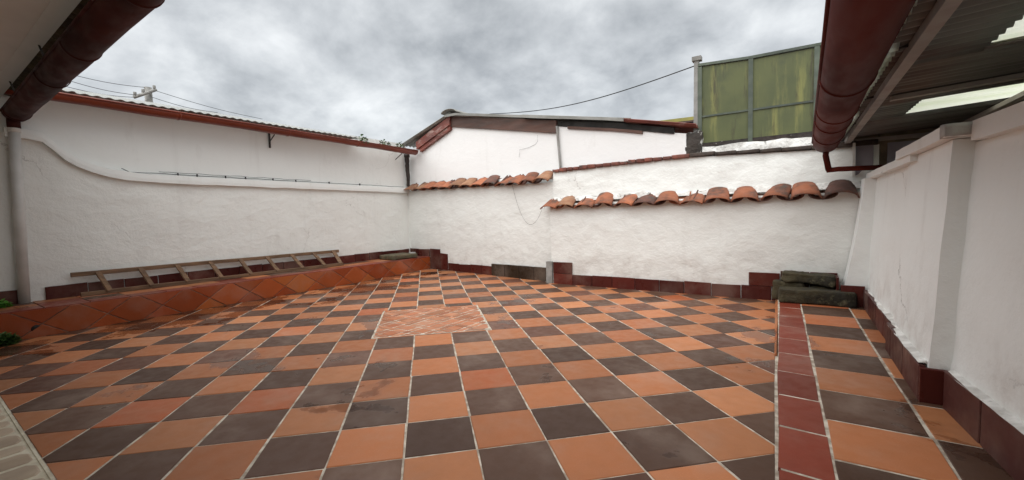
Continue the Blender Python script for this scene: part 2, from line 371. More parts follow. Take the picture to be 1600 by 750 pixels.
def gutter(root, a, b, r, mat, seg=14, wall=.035, bands=(), n=24, wob=.01):
    """half-round gutter from a to b (centre of its open top), rolled rims, stop ends and joint bands"""
    a, b = Vector(a), Vector(b); d = (b - a).normalized(); side = d.cross(Vector((0, 0, 1))).normalized()
    v = []; f = []; prof = []
    for j in range(seg + 1): t = math.pi * j / seg; prof.append((math.cos(t) * r, -math.sin(t) * r * 1.0))
    for j in range(seg, -1, -1): t = math.pi * j / seg; prof.append((math.cos(t) * (r - wall), -math.sin(t) * (r - wall)))
    P = len(prof)
    for i in range(n + 1):
        c = a.lerp(b, i / n) + Vector((0, 0, 1)) * wob * fbm((i * .37, 2.2, r), 1, 2)
        for x, z in prof: v.append(c + side * x + Vector((0, 0, z)))
    for i in range(n):
        for j in range(P): f.append((i * P + j, i * P + (j + 1) % P, (i + 1) * P + (j + 1) % P, (i + 1) * P + j))
    f += [tuple(range(P)), tuple(range(n * P, n * P + P))]
    body = fixn(mk('trough', v, f, mat, root, True))
    for sgn in (1, -1): pipe('rolled_rim', [a + side * r * sgn, b + side * r * sgn], .035, mat, body, 8)
    for p in (a, b):
        vv = [p] + [p + side * math.cos(math.pi * j / seg) * (r - .01) + Vector((0, 0, -math.sin(math.pi * j / seg) * (r - .01))) for j in range(seg + 1)]
        q = d * .03; k = len(vv); allv = [x - q for x in vv] + [x + q for x in vv]
        ff = [tuple(range(k)), tuple(range(k, 2 * k))] + [(i, (i + 1) % k, k + (i + 1) % k, k + i) for i in range(k)]
        fixn(mk('stop_end', allv, ff, mat, body))
    for t in bands:
        c = a.lerp(b, t); vv = []; ff = []
        for k_, off in enumerate((-.05, -.03, .03, .05)):
            rr = r + (.004 if k_ in (0, 3) else .022)
            for j in range(seg + 1): an = math.pi * j / seg; vv.append(c + d * off + side * math.cos(an) * rr + Vector((0, 0, -math.sin(an) * rr)))
        for k_ in range(3):
            for j in range(seg): q = k_ * (seg + 1) + j; ff.append((q, q + 1, q + seg + 2, q + seg + 1))
        fixn(mk('joint_band', vv, ff, mat, body, True))
    return body
def rough_block(name, a, b, mat, parent=None, at=None, amp=.04, n=5, rot=0, tilt=0, seed=0, rnd=.12):
    """weathered block: rounded, uneven box"""
    import bmesh
    bm = bmesh.new(); bmesh.ops.create_cube(bm, size=1); bmesh.ops.subdivide_edges(bm, edges=bm.edges[:], cuts=n, use_grid_fill=True)
    a, b = Vector(a), Vector(b); c = (a + b) / 2; s = b - a; mt = Matrix.Rotation(rot, 3, 'Z') @ Matrix.Rotation(tilt, 3, 'Y')
    for q in bm.verts:
        p = q.co * 2; l = Vector([abs(x) for x in p]); k = sorted(l)[1]
        p2 = p * (1 - rnd * max(0, k - .6) * 1.2); p3 = Vector((p2.x * s.x / 2, p2.y * s.y / 2, p2.z * s.z / 2))
        p3 += p.normalized() * amp * fbm(p3 + Vector((seed * 3.1, 0, 0)), 2.2, 4); q.co = c + mt @ p3
    v = [q.co.copy() for q in bm.verts]; bm.verts.index_update(); f = [tuple(q.index for q in p.verts) for p in bm.faces]; bm.free()
    return fixn(mk(name, v, f, mat, parent, True, at))

# ------------------------------------------------------------------ the plan (tiles)
KV, KZ, LWV = -14.2, .85, -16.2            # ledge face, ledge top, left wall face
def back1(v): return 15.0 + (v + 16.2) * (13.95 - 15.0) / 11.1
B2 = 13.65
def stripL(u): return pw(u, [(-3, 4.36), (1, 4.26), (5, 4.13), (9, 4.03), (13.8, 3.9)])
def stripR(u): return pw(u, [(-3, 4.92), (2.5, 4.8), (8, 4.68), (13.5, 4.57)])
def colR(u): return pw(u, [(-3, 6.05), (3.3, 5.98), (7, 5.88), (13.5, 5.79)])
U0 = -2.68
def walk_z(u): return pw(u, [(-3, .04), (2, .05), (13.6, .17)])
def floor_z(v, u):
    a = min(max((u - 9) / 6, 0), 1) * min(max((-v - 5) / 9, 0), 1); return .13 * a

# ground sheet and slabs
gr = mk('ground', [(-900, -900, -.6), (900, -900, -.6), (900, 900, -.6), (-900, 900, -.6)], [(0, 1, 2, 3)], 'earth', kind='structure')
nu_, nv_ = 20, 20
fl_ = []
def floor_fn(s, t):
    v = lerp(-14.4, 4.3, s); u = lerp(U0 - .02, 15.1, t); return (v, u, floor_z(v, u) - .011)
floor = slab('floor', floor_fn, nu_, nv_, (0, 0, -.4), 'grout'); tag(floor, 'courtyard floor paved with orange and dark brown clay tiles', None, kind='structure')

# checkered tiles, laid at 45 degrees to the walls
TH = math.radians(45.6); c_, s_ = math.cos(TH), math.sin(TH)
def grid(i, j):
    x = i - .02 * j; y = j; return (x * s_ - y * c_, x * c_ + y * s_)       # (v,u)
cov_g = (-1.13, 2.13, 6.08, 9.5)                                           # inspection cover in grid units
tiles = []
for i in range(-18, 18):
    for j in range(-14, 30):
        gi, gj = .016 + R(-.007, .006), .01 + R(-.004, .004)
        jit = lambda: R(-.008, .008)
        polys = [[(i + gi, j + gj), (i + 1 - gi, j + gj), (i + 1 - gi, j + 1 - gj), (i + gi, j + 1 - gj)]]
        x0, x1, y0, y1 = cov_g; e_ = .03
        if i + 1 > x0 and i < x1 and j + 1 > y0 and j < y1:                # cut round the cover
            q = polys[0]; polys = []
            polys.append(clip(q, (x0 - e_, 0), (1, 0))); polys.append(clip(q, (x1 + e_, 0), (-1, 0)))
            mid = clip(clip(q, (x0 - e_, 0), (-1, 0)), (x1 + e_, 0), (1, 0))
            polys.append(clip(mid, (0, y0 - e_), (0, 1))); polys.append(clip(mid, (0, y1 + e_), (0, -1)))
        for q in polys:
            if len(q) < 3 or area(q) < .01: continue
            w = [grid(a + jit(), b + jit()) for a, b in q]
            w = clip(w, (0, U0), (0, -1)); 
            if len(w) < 3: continue
            w = clip(w, (KV + .02, 0), (-1, 0))
            if len(w) < 3: continue
            cv, cu = sum(p[0] for p in w) / len(w), sum(p[1] for p in w) / len(w)
            if cv < -5.1: w = clip(w, (-16.2, 15.0 - .03), (1.05 / 11.1, 1))
            else: w = clip(w, (0, B2 - .03), (0, 1))
            if len(w) < 3: continue
            d_ = .1; sl = (stripL(cu + d_) - stripL(cu - d_)) / (2 * d_)
            w = clip(w, (stripL(cu) - .03, cu), (1, -sl))
            if len(w) < 3 or area(w) < .012: continue
            dark = ((i + j) % 2 == 0)
            px = [proj((p[0], p[1], 0)) for p in w]
            if min(p[2] for p in px) < .3: vis = 0
            else:
                xs = [min(max(p[0], 0), 1600) for p in px]; ys = [min(max(p[1], 0), 750) for p in px]
                vis = area(list(zip(xs, ys)))
            tiles.append((vis, dark, w))
tiles.sort(key=lambda t: -t[0])
rest = MB(); rest_m = []
for k, (vis, dark, w) in enumerate(tiles):
    z0 = R(-.004, .004); tx, ty = R(-.003, .003), R(-.003, .003)
    cv, cu = sum(p[0] for p in w) / len(w), sum(p[1] for p in w) / len(w)
    poly = [Vector((p[0], p[1], floor_z(*p) + z0 - .06 + tx * (p[0] - cv) + ty * (p[1] - cu))) for p in w]
    v, f = plate(poly, (0, 0, 1), .06, .011)
    if k < 300: fixn(mk('tile', v, f, 'dark' if dark else 'orange', floor))
    else: rest.add(v, f); rest_m += [int(dark)] * len(f)
ro = rest.build('tile', ['orange', 'dark'], floor, kind='stuff')
for p, mi in zip(ro.data.polygons, rest_m): p.material_index = mi

# inspection cover of small tiles
cc = grid((cov_g[0] + cov_g[1]) / 2, (cov_g[2] + cov_g[3]) / 2)
cover = thing('inspection_cover', 'square inspection cover of small pinkish tiles set diagonally in the checkered floor', 'floor cover', (cc[0], cc[1], 0))
cq = [grid(cov_g[0], cov_g[2]), grid(cov_g[1], cov_g[2]), grid(cov_g[1], cov_g[3]), grid(cov_g[0], cov_g[3])]
v, f = plate([Vector((p[0], p[1], -.05)) for p in cq], (0, 0, 1), .047, .004); fixn(mk('mortar_bed', v, f, 'grout', cover))
av = [cc[0] - 2.6]; k = 0
while av[-1] < cc[0] + 2.6: av.append(av[-1] + (.21 if k % 2 else .42)); k += 1
au = [cc[1] - 2.6]; k = 0
while au[-1] < cc[1] + 2.6: au.append(au[-1] + (.21 if k % 2 else .42)); k += 1
ctr = Vector((cc[0], cc[1]))
for a0, a1 in zip(av, av[1:]):
    for b0, b1 in zip(au, au[1:]):
        q = [(a0 + .024, b0 + .018), (a1 - .024, b0 + .018), (a1 - .024, b1 - .018), (a0 + .024, b1 - .018)]
        for p, p2 in zip(cq, cq[1:] + cq[:1]):
            ex, ey = p2[0] - p[0], p2[1] - p[1]; ln = math.hypot(ex, ey); nx, ny = ey / ln, -ex / ln
            if (cc[0] - p[0]) * nx + (cc[1] - p[1]) * ny > 0: nx, ny = -nx, -ny
            q = clip(q, (p[0] - nx * .03, p[1] - ny * .03), (nx, ny))
            if len(q) < 3: break
        if len(q) < 3 or area(q) < .006: continue
        z0 = R(-.006, .006); v, f = plate([Vector((p[0], p[1], -.04 + z0 + R(-.002, .002))) for p in q], (0, 0, 1), .046, .006)
        fixn(mk('tile', v, f, 'cover', cover))

# paved terrace under the eave (bottom left)
terr = box('terrace', (-16.2, -9, -.4), (7.5, U0 - .02, -.012), 'groutpale'); tag(terr, 'terrace paved with narrow beige stones', None, kind='structure')
for row in range(2):
    v0 = -13.0 + R(0, .3)
    while v0 < 3.5:
        w_ = R(.34, .56); u1 = U0 - .07 - row * 1.35; u0 = u1 - 1.28 + R(-.05, .05); g_ = .05
        q = [(v0 + g_, u0), (v0 + w_ - g_, u0 + R(-.04, .04)), (v0 + w_ - g_ + R(-.03, .03), u1 - .05), (v0 + w_ - g_ - .07, u1), (v0 + g_ + .08, u1), (v0 + g_ + R(-.02, .02), u1 - .07)]
        v, f = plate([Vector((a, b, -.07)) for a, b in q], (0, 0, 1), .07 + R(-.004, .004), .022)
        fixn(mk('paving_stone', v, f, 'stonepav', terr)); v0 += w_
# thin pale edging between terrace and tiles
mk('edging', *plate([Vector((-14.1, U0 - .045, -.05)), Vector((4.3, U0 - .045, -.05)), Vector((4.3, U0 - .012, -.05)), Vector((-14.1, U0 - .012, -.05))], (0, 0, 1), .05, .006), 'groutpale', terr)

# walkway on the right: red strip with a sloping edge, then a column of square tiles and cut pieces
def wfn(s, t):
    u = lerp(U0, B2 + .05, t); v = lerp(stripL(u) + .03, 7.2, s); return (v, u, walk_z(u) - .011)
walk = slab('walkway', wfn, 4, 12, (0, 0, -.4), 'grout'); tag(walk, 'raised walkway beside the right wall with red strip tiles and square tiles', None, kind='structure')
def wplate(q, mat, h=.06, name='tile'):
    v, f = plate([Vector((a + R(-.012, .012), b + R(-.009, .009), walk_z(b) - h + R(-.003, .003))) for a, b in q], (0, 0, 1), h, .011); return fixn(mk(name, v, f, mat, walk))
ew = lambda u: pw(u, [(2, .012), (5, .015), (8, .035), (13, .085)])
u0 = 2.235 - 1.195 * 4
while u0 < 13.5:
    u1 = min(u0 + 1.195, 13.6); g_ = .026
    if u0 > U0 - .2:
        a0 = max(u0, U0) + g_; b0 = u1 - g_ ; q = [(stripL(a0) + ew(a0), a0), (stripR(a0) - .018, a0 - .02), (stripR(b0) - .018, b0 - .02), (stripL(b0) + ew(b0), b0)]
        wplate(q, 'strip')
        if a0 < 6.5: u0 += 1.195; continue
        e1 = [Vector((stripL(a0) - .02, a0, -.05)), Vector((stripL(a0) + ew(a0) - .012, a0, walk_z(a0) - .075)), Vector((stripL(b0) + ew(b0) - .012, b0, walk_z(b0) - .075)), Vector((stripL(b0) - .02, b0, -.05))]
        v, f = plate(e1, Vector((-.35, 0, .93)), .07, .012); fixn(mk('edge_tile', v, f, 'orange', walk))
    u0 += 1.195
u0 = 2.792 - 1.19 * 5; k = 0
while u0 < 13.5:
    u1 = min(u0 + 1.19, 13.6); g_ = .02; dr = .05
    if u0 > U0 - 1:
        a0 = max(u0, U0) + g_; b0 = u1 - g_
        wplate([(stripR(a0) + .022, a0), (colR(a0) - .02, min(a0 + dr, 13.58)), (colR(b0) - .02, min(b0 + dr, 13.6)), (stripR(b0) + .022, b0)], 'dark' if k % 2 == 0 else 'orange')
        wplate([(colR(a0) + .02, min(a0 + dr, 13.58)), (6.95, min(a0 + .08, 13.58)), (6.95, min(b0 + .08, 13.6)), (colR(b0) + .02, min(b0 + dr, 13.6))], 'orange' if k % 2 == 0 else 'dark')
    u0 += 1.19; k += 1

# ------------------------------------------------------------------ tiled ledge along the left wall
ledge = thing('tiled_ledge', 'low orange ledge faced with diamond-set clay tiles along the left wall', 'ledge', (KV - 1, 5, 0))
def kfn(s, t):
    return (KV - .02, lerp(-4.2, 14.83, s), lerp(-.3, KZ - .035, t))
slab('body', kfn, 2, 1, (LWV - .3 - KV, 0, 0), 'groutdark', ledge)
half = .72                                                                   # half diagonal of a face tile
nrm = Vector((1, 0, 0)); uu = -4.1; kk = 0
for r0 in (0, 1):
    ctr_u = -4.2 - half + (half if r0 else 0)
    while ctr_u < 15.3:
        zc = .38 if r0 == 0 else (.38 + half * .62)
        for zc_ in ([.38] if r0 == 0 else [.38 + half * .72, .38 - half * .72]):
            hz = half * .72
            q = [(ctr_u - half, zc_), (ctr_u, zc_ - hz), (ctr_u + half, zc_), (ctr_u, zc_ + hz)]
            q = inset(q, .012)
            q = clip(q, (0, .0), (0, -1)); 
            if len(q) < 3: continue
            q = clip(q, (0, KZ - .035), (0, 1))
            if len(q) < 3: continue
            q = clip(q, (14.78, 0), (1, 0))
            if len(q) < 3: continue
            q = clip(q, (-4.2, 0), (-1, 0))
            if len(q) < 3 or area(q) < .01: continue
            o_ = R(-.006, .006)
            v, f = plate([Vector((KV - .04 + o_, a, b)) for a, b in q], nrm, .045, .01); fixn(mk('face_tile', v, f, 'kerb', ledge))
        ctr_u += 2 * half
u0 = -4.2; k = 0
while u0 < 14.7:
    u1 = min(u0 + R(.95, 1.02), 14.76)
    for (va, vb, mt) in ((KV - .01, KV - .62, 'skirt'), (KV - .65, KV - 1.3, 'orange'), (KV - 1.33, LWV + .02, 'dark')):
        v, f = plate([Vector((va, u0 + .012, KZ - .06)), Vector((va, u1 - .012, KZ - .06)), Vector((vb, u1 - .012, KZ - .06)), Vector((vb, u0 + .012, KZ - .06))], (0, 0, 1), .06 + R(-.004, .004), .01)
        if mt != 'skirt': mt = random.choice(['orange', 'orange', 'dark', 'strip']) if k % 2 else random.choice(['dark', 'strip', 'orange'])
        fixn(mk('top_tile', v, f, 'strip' if mt == 'skirt' else mt, ledge))
    u0 = u1; k += 1
hole = pv(57, 514, KV); 
v, f = tube([(KV - .3, hole.y, .26), (KV + .009, hole.y, .26)], .11, 14); fixn(mk('drain_hole', v, f, 'blackgap', ledge, True))  # solid black plug; the hole's dark inside is put into its colour

# ------------------------------------------------------------------ left wall
lw = thing('courtyard_wall', 'long cream plastered wall behind the ladder, under the red gutter', 'wall', (LWV, 5, 0))
MOULD = [(-9, 6.3), (-1.4, 6.27), (-.7, 6.2), (-.22, 5.63), (.3, 5.32), (.8, 5.14), (1.8, 5.03), (5.9, 5.0), (15.0, 5.02)]
def lw_low(s, t):
    u = lerp(-9, 15.0, s); zt = pw(u, MOULD) - .02; z = lerp(-.3, zt, t)
    return (LWV + .035 + .035 * fbm((0, u, z), .55, 4) + .012 * fbm((5, u, z), 2.2, 3), u, z)
slab('lower_wall', lw_low, 120, 32, (-.7, 0, 0), 'pl_left', lw)
def lw_up(s, t):
    u = lerp(-9, 15.0, s); z = lerp(pw(u, MOULD) - .02, 7.95, t); return (LWV - .03 + .012 * fbm((2, u, z), .5, 3), u, z)
slab('upper_wall', lw_up, 90, 14, (-.6, 0, 0), 'pl_smooth', lw)
mp = [(-1.5, 6.27), (-1.1, 6.26), (-.72, 6.2), (-.5, 5.98), (-.22, 5.66), (.05, 5.47), (.4, 5.29), (.8, 5.16), (1.3, 5.08), (1.8, 5.04)] + [(2.4 + k * .6, 5.02 + .012 * fbm((k, 0, 0), .7, 2)) for k in range(21)] + [(14.98, 5.03)]
v = []; f = []
for k, (u, z) in enumerate(mp):
    h_ = .17 + .02 * fbm((u, 3, 1), 1.3, 2); d_ = .17 + .03 * fbm((u, 7, 1), 1.1, 2)
    for dx, dz in ((-.02, -h_ * 1.1), (d_ * 1.15, -h_), (d_ * 1.2, -h_ * .2), (d_ * 1.1, h_ * .75), (-.02, h_)): v.append((LWV + dx, u, z + dz))
    if k:
        b0 = (k - 1) * 5; f += [(b0 + j, b0 + j + 1, b0 + j + 6, b0 + j + 5) for j in range(4)]
f += [(0, 1, 2, 3, 4), tuple(range(len(v) - 5, len(v)))]
fixn(mk('plaster_moulding', v, f, 'pl_smooth', lw))
def skirt_run(parent, P, D, n, u0, u1, z0, zt, mat, wmin, wmax, th=.05, jit=.015, name='skirting_tile'):
    """a row of upright tiles: P(s)->point on the wall face at run s, facing n, z0(s)..zt"""
    s = u0
    while s < u1 - .08:
        e_ = min(s + R(wmin, wmax), u1)
        if u1 - e_ < .25: e_ = u1
        a, b = P(s + .012), P(e_ - .012); za, zb = z0(s), z0(e_); ta, tb = zt(s) + R(-jit, jit), zt(e_) + R(-jit, jit)
        v, f = plate([Vector((a[0], a[1], za)), Vector((b[0], b[1], zb)), Vector((b[0], b[1], tb)), Vector((a[0], a[1], ta))], n, th + R(-.006, .006), .012)
        fixn(mk(name, v, f, mat, parent)); s = e_
skirt_run(lw, lambda s: (LWV + .03, s), None, (1, 0, 0), -.95, 14.85, lambda s: KZ - .02, lambda s: 1.28, 'skirt', .95, 1.02, .07)
skirt_run(lw, lambda s: (LWV + .03, s), None, (1, 0, 0), -4.2, -1.45, lambda s: KZ - .02, lambda s: 1.28, 'skirt', .95, 1.02, .07)
# thin cable and clips running on the moulding
wc = thing('wall_cable', 'thin black cable clipped along the plaster moulding of the left wall', 'cable', (LWV, 5, 5.1))
cp = [(LWV + .08, lerp(1.2, 14.6, k / 60), 5.215 + .02 * fbm((k * .3, 0, 4), 1, 2) + (.12 if k < 1 else 0)) for k in range(61)]
pipe('cable', cp, .013, 'cable', wc, 6)
cp2 = [(LWV + .05, lerp(2.3, 8.5, k / 40), 5.29 + .03 * fbm((k * .3, 3, 4), 1, 2)) for k in range(41)]
pipe('cable', cp2, .009, 'cable', wc, 6)
for u in (2.9, 3.55, 4.6, 5.4, 6.6, 7.7, 9.5, 11.4): box('clip', (LWV - .02, u, 5.18), (LWV + .085, u + .015, 5.28), 'cable', wc)

# left neighbour roof and its gutter
g1 = thing('roof_gutter', 'bright red half-round gutter along the top of the left wall', 'gutter', (-15.4, 7, 7.6))
GA, GB = (-15.45, -6.0, 7.55), (-15.3, 14.95, 7.42)
gutter(g1, GA, GB, .235, 'gutterlt', bands=(.42, .62, .8), n=40, wob=.03)
for px_, py_ in ((420, 205),):
    p = pv(px_, py_, LWV)
    for a, b, r_ in (((LWV + .02, p.y, 7.5), (LWV + .02, p.y, 6.72), .045), ((LWV + .02, p.y, 7.42), (-15.45, p.y, 7.3), .03), ((LWV + .02, p.y, 7.0), (-15.7, p.y, 7.28), .025)):
        pipe('bracket', [a, b], r_, 'slate', g1, 6)
for u in (14.1,):
    for a, b, r_ in (((LWV + .02, u, 7.4), (-15.4, u, 7.2), .03), ((LWV + .02, u, 6.9), (-15.6, u, 7.2), .025)): pipe('bracket', [a, b], r_, 'slate', g1, 6)
nr = thing('neighbour_roof', 'low corrugated grey roof rising behind the left wall gutter', 'roof', (-19, 5, 7.8))
uu = -6.0; k = 0
while uu < 10.7:
    ln = min(3.0, 10.9 - uu)
    corr('roof_sheet', (-15.55 + R(-.05, .03), uu, 7.69 + .012 * (k % 2)), (0, 1, 0), ln + .06, (-1, 0, .07), 9, 'roofmetal', nr, pitch=.3, amp=.02, rows=2); uu += 3.0; k += 1
box('eave_board', (LWV - .3, -6, 7.42), (LWV - .05, 14.9, 7.66), 'timber', nr)

# dark rotted pipe in the corner below the gutter end
rp = thing('drain_pipe', 'blackened flaking drainpipe in the corner under the gutter end', 'drainpipe', (-16.0, 14.75, 5.2))
pts = [(-15.98 + .04 * fbm((k, 1, 0), .6, 2), 14.85 + .02 * k / 10, lerp(7.28, 5.25, k / 14)) for k in range(15)]
pipe('pipe', pts, [.15 - .004 * k + .025 * fbm((k, 9, 0), .9, 2) for k in range(15)], 'blackrot', rp, 10)
pipe('collar', [(-15.98, 14.85, 7.3), (-15.97, 14.85, 7.1)], .18, 'slate', rp, 10)

# ------------------------------------------------------------------ back wall, left half with clay-tile cap
def barrel(c, d, up, r0, r1, ln, th=.05, seg=10, flip=False, arc=math.pi, hf=.56):
    """one barrel roof tile: c = middle of the lower end, d = direction uphill"""
    d = Vector(d).normalized(); up = Vector(up); side = d.cross(up).normalized(); up = side.cross(d).normalized(); v = []; f = []
    if flip: up = -up
    rows = 3
    for q in range(rows + 1):
        t = q / rows; rr = lerp(r0, r1, t); p = Vector(c) + d * ln * t
        for k in (0, 1):
            for j in range(seg + 1):
                an = (math.pi - arc) / 2 + arc * j / seg; r_ = rr - th * k
                v.append(p + side * math.cos(an) * r_ + up * math.sin(an) * r_ * hf)
    S = seg + 1; W = 2 * S
    for q in range(rows):
        for j in range(seg):
            a = q * W + j; f.append((a, a + 1, a + W + 1, a + W)); a += S; f.append((a, a + W, a + W + 1, a + 1))
        for j in (0, seg): a = q * W + j; f.append((a, a + W, a + W + S, a + S))
    for q in (0, rows):
        for j in range(seg): a = q * W + j; f.append((a, a + S, a + S + 1, a + 1))
    return v, f
def tile_cap(parent, line, n, v0, v1, zfn, mats, slope=(0, .72, .48), proud=.38, ln=.95, hf=(.34, .44)):
    k = 0; step = (v1 - v0) / n
    for q in range(n):
        v = v0 + step * (q + .5); u = line(v); zf = zfn(v)
        dz = R(-.05, .05); tw = R(-.06, .2); d = Vector((tw, slope[1], slope[2] + R(-.05, .05)))
        vv, ff = barrel((v + R(-.03, .03), u - proud + R(-.05, .05), zf + dz), d, (0, 0, 1), .44 + R(-.03, .03), .36, ln, hf=R(*hf) * (1 + .4 * max(0, q / n - .5) * 2))
        fixn(mk('clay_tile', vv, ff, mats(q, n), parent, True))
        if q < n - 1:
            vv, ff = barrel((v + step / 2, u - proud + .1 + R(-.03, .03), zf + .17), (R(-.05, .05), slope[1], slope[2]), (0, 0, 1), .4, .36, ln - .06, flip=True)
            fixn(mk('channel_tile', vv, ff, 'claydark' if R(0, 1) < .6 else 'clay', parent, True))
def mortar(parent, v0, v1, line, zfun, hgt, dep, seed=0, nn=90):
    def fn(s, t):
        v = lerp(v0, v1, s); z = zfun(v) + (hgt + .09 * fbm((v, seed, 0), 1.7, 4)) * t
        return (v, line(v) - (dep * (1 - t) ** .7) - .05 * fbm((v, t * 3, seed), 2.4, 4) * (1 if 0 < t < 1 else .4), z)
    slab('mortar_bed', fn, nn, 6, (0, .25, 0), 'mortar', parent)
w1 = thing('courtyard_wall', 'white back wall with sloping clay-tile cap below the gable and brown base tiles', 'wall', (-10.5, 14.5, 0))
def w1fn(s, t):
    v = lerp(-16.4, -5.1, s); z = lerp(-.3, pw(v, [(-16.2, 4.97), (-5.1, 4.76)]), t)
    return (v, back1(v) + .035 * fbm((v, 0, z), .6, 4) + .014 * fbm((v, 4, z), 2.3, 3), z)
slab('wall_body', w1fn, 70, 32, (0, .8, 0), 'pl_rough', w1)
cm = ['clay', 'clay', 'claypale', 'clay', 'claydark', 'claypale', 'clay']
tile_cap(w1, back1, 13, -16.15, -5.15, lambda v: pw(v, [(-16.2, 4.95), (-5.1, 4.74)]), lambda q, n: cm[(q * 3 + 1) % 7] if q > 1 else 'claypale', slope=(0, .62, .36), proud=.42, ln=.85, hf=(.28, .36))
mortar(w1, -16.1, -5.15, lambda v: back1(v) + .32, lambda v: pw(v, [(-16.2, 5.14), (-5.1, 4.93)]), .2, .16, 3)
fl1 = lambda s: floor_z(s, 14.3) - .03
skirt_run(w1, lambda s: (s, back1(s)), None, (.0, -1, 0), KV + .05, KV + .95, lambda s: .1, lambda s: 1.32, 'skirt', .8, 1.0, .08, .02)
skirt_run(w1, lambda s: (s, back1(s)), None, (.0, -1, 0), KV + .97, KV + 1.62, lambda s: .1, lambda s: 1.08, 'skirt', .7, .8, .08, .02)
skirt_run(w1, lambda s: (s, back1(s)), None, (.0, -1, 0), LWV + .1, KV - .02, lambda s: KZ, lambda s: 1.3, 'skirt', .8, 1.0, .08, .02)
skirt_run(w1, lambda s: (s, back1(s)), None, (.0, -1, 0), KV + 1.65, -9.1, fl1, lambda s: pw(s, [(-12.5, .52), (-9, .55)]), 'skirt', .85, .95, .07, .02)
skirt_run(w1, lambda s: (s, back1(s)), None, (.0, -1, 0), -9.1, -5.35, fl1, lambda s: .68, 'skirtdark', .9, .98, .1, .01)

# ------------------------------------------------------------------ back wall, right half with brick coping
w2 = thing('courtyard_wall', 'white back wall with clay-tile ledge at mid-height and brick coping above', 'wall', (0, 13.9, 0))
def w2fn(s, t):
    v = lerp(-5.1, 6.6, s); z = lerp(-.3, 3.72, t)
    return (v, B2 + .045 * fbm((v, 0, z), .6, 4) + .02 * fbm((v, 4, z), 2.1, 4) - .04 * max(0, math.sin(z * 1.1 + v * .3)) * .5, z)
slab('wall_body', w2fn, 80, 30, (0, .9, 0), 'pl_rough', w2)
def copz(v): return pw(v, [(-5.1, 5.22), (.9, 5.34), (5, 5.2), (6.6, 5.2)])
def w2up(s, t):
    v = lerp(-5.1, 6.6, s); z = lerp(3.6, copz(v), t)
    return (v, 14.0 - .1 * (1 - t) + .05 * fbm((v, 1, z), .9, 4) + .02 * fbm((v, 6, z), 2.6, 4), z)
slab('upper_wall', w2up, 80, 14, (0, .5, 0), 'pl_rough', w2)
def m2(q, n):
    if q >= n - 1: return 'claydark'
    if q == 5: return 'claydark'
    return 'claypale' if q in (1,) else 'clay'
tile_cap(w2, lambda v: B2, 13, -5.55, 6.05, lambda v: 3.52, m2, slope=(0, .66, .42), proud=.36, ln=.86)
mortar(w2, -5.1, 6.2, lambda v: 13.98, lambda v: 3.84, .26, .24, 11, 110)
s = -5.1; k = 0
while s < 6.3:
    w_ = R(.3, .4) if s < .2 else R(.55, .9); hh = R(.13, .17)
    o = rough_block('brick', (s + (.014 if s < .4 else .002), 13.86 + R(-.02, .02), copz(s) + .0), (s + w_ + (-.014 if s < .4 else .012), 14.45, copz(s + w_ / 2) + hh), 'brick' if s < .6 else 'brickdark', w2, amp=.022, n=3, seed=k, rnd=.05); s += w_; k += 1
fl2 = lambda s: -.03
# end piece: a taller tile with grey cement beside it
v, f = boxv((-5.33, B2 - .13, -.03), (-5.02, B2 + .1, 1.03)); fixn(mk('cement_end', v, f, 'cementgrey', w2))
skirt_run(w2, lambda s: (s, B2), None, (0, -1, 0), -4.98, -4.0, lambda s: .5, lambda s: 1.02, 'skirt', 1.0, 1.1, .09, .01)
skirt_run(w2, lambda s: (s, B2), None, (0, -1, 0), -4.98, 4.0, fl2, lambda s: .48, 'skirt', .9, 1.0, .08, .018)
skirt_run(w2, lambda s: (s, B2), None, (0, -1, 0), 3.03, 4.0, lambda s: .5, lambda s: .98, 'skirt', 1.0, 1.1, .08, .01)
skirt_run(w2, lambda s: (s, B2), None, (0, -1, 0), 4.0, 5.6, lambda s: .1, lambda s: 1.06, 'skirt', .8, .9, .08, .01)
# thin drooping wire at the joint of the two walls
dw = []
for k in range(25):
    t = k / 24; x = lerp(800, 852, t); y = 300 + 52 * (1 - (2 * t - 1.12) ** 2) * .98 + (8 if t > .95 else 0)
    dw.append(Vector((pv(x, y, 0).x, 0, 0)) if False else pu(x, y, back1(pu(x, y, 14).x) - .12))
pipe('loose_wire', dw, .006, 'cable', None, 5, at=dw[0]); tag(bpy.data.objects['loose_wire'], 'thin loose wire drooping from the end of the clay-tile ledge', 'wire')

# ------------------------------------------------------------------ gabled neighbour house
def gab(v): return 15.3 + (v + 16.2) * (14.35 - 15.3) / 17.4
nh = thing('neighbour_house', 'white gabled house wall with corrugated roof standing behind the back wall', 'house', (-8, 15, 0))
GTOP = [(-16.6, 7.5), (-14.9, 7.85), (-12.2, 8.75), (-5.2, 7.5), (.75, 6.35)]
def nhfn(s, t):
    v = lerp(-16.6, .75, s); z = lerp(-.3, pw(v, GTOP), t); return (v, gab(v) + .015 * fbm((v, 3, z), .5, 3), z)
slab('wall', nhfn, 70, 24, (0, .7, 0), 'pl_gable', nh)
box('wall', (-16.6, 15.9, -.3), (-16.0, 24, 7.3), 'pl_gable', nh)
box('wall', (.2, 15.1, -.3), (.74, 24, 6.0), 'pl_gable', nh)
def gz(v): return pw(v, [(-15.9, 7.88), (-12.25, 9.22), (-5, 7.86), (-2.6, 7.42), (1.0, 6.62)])
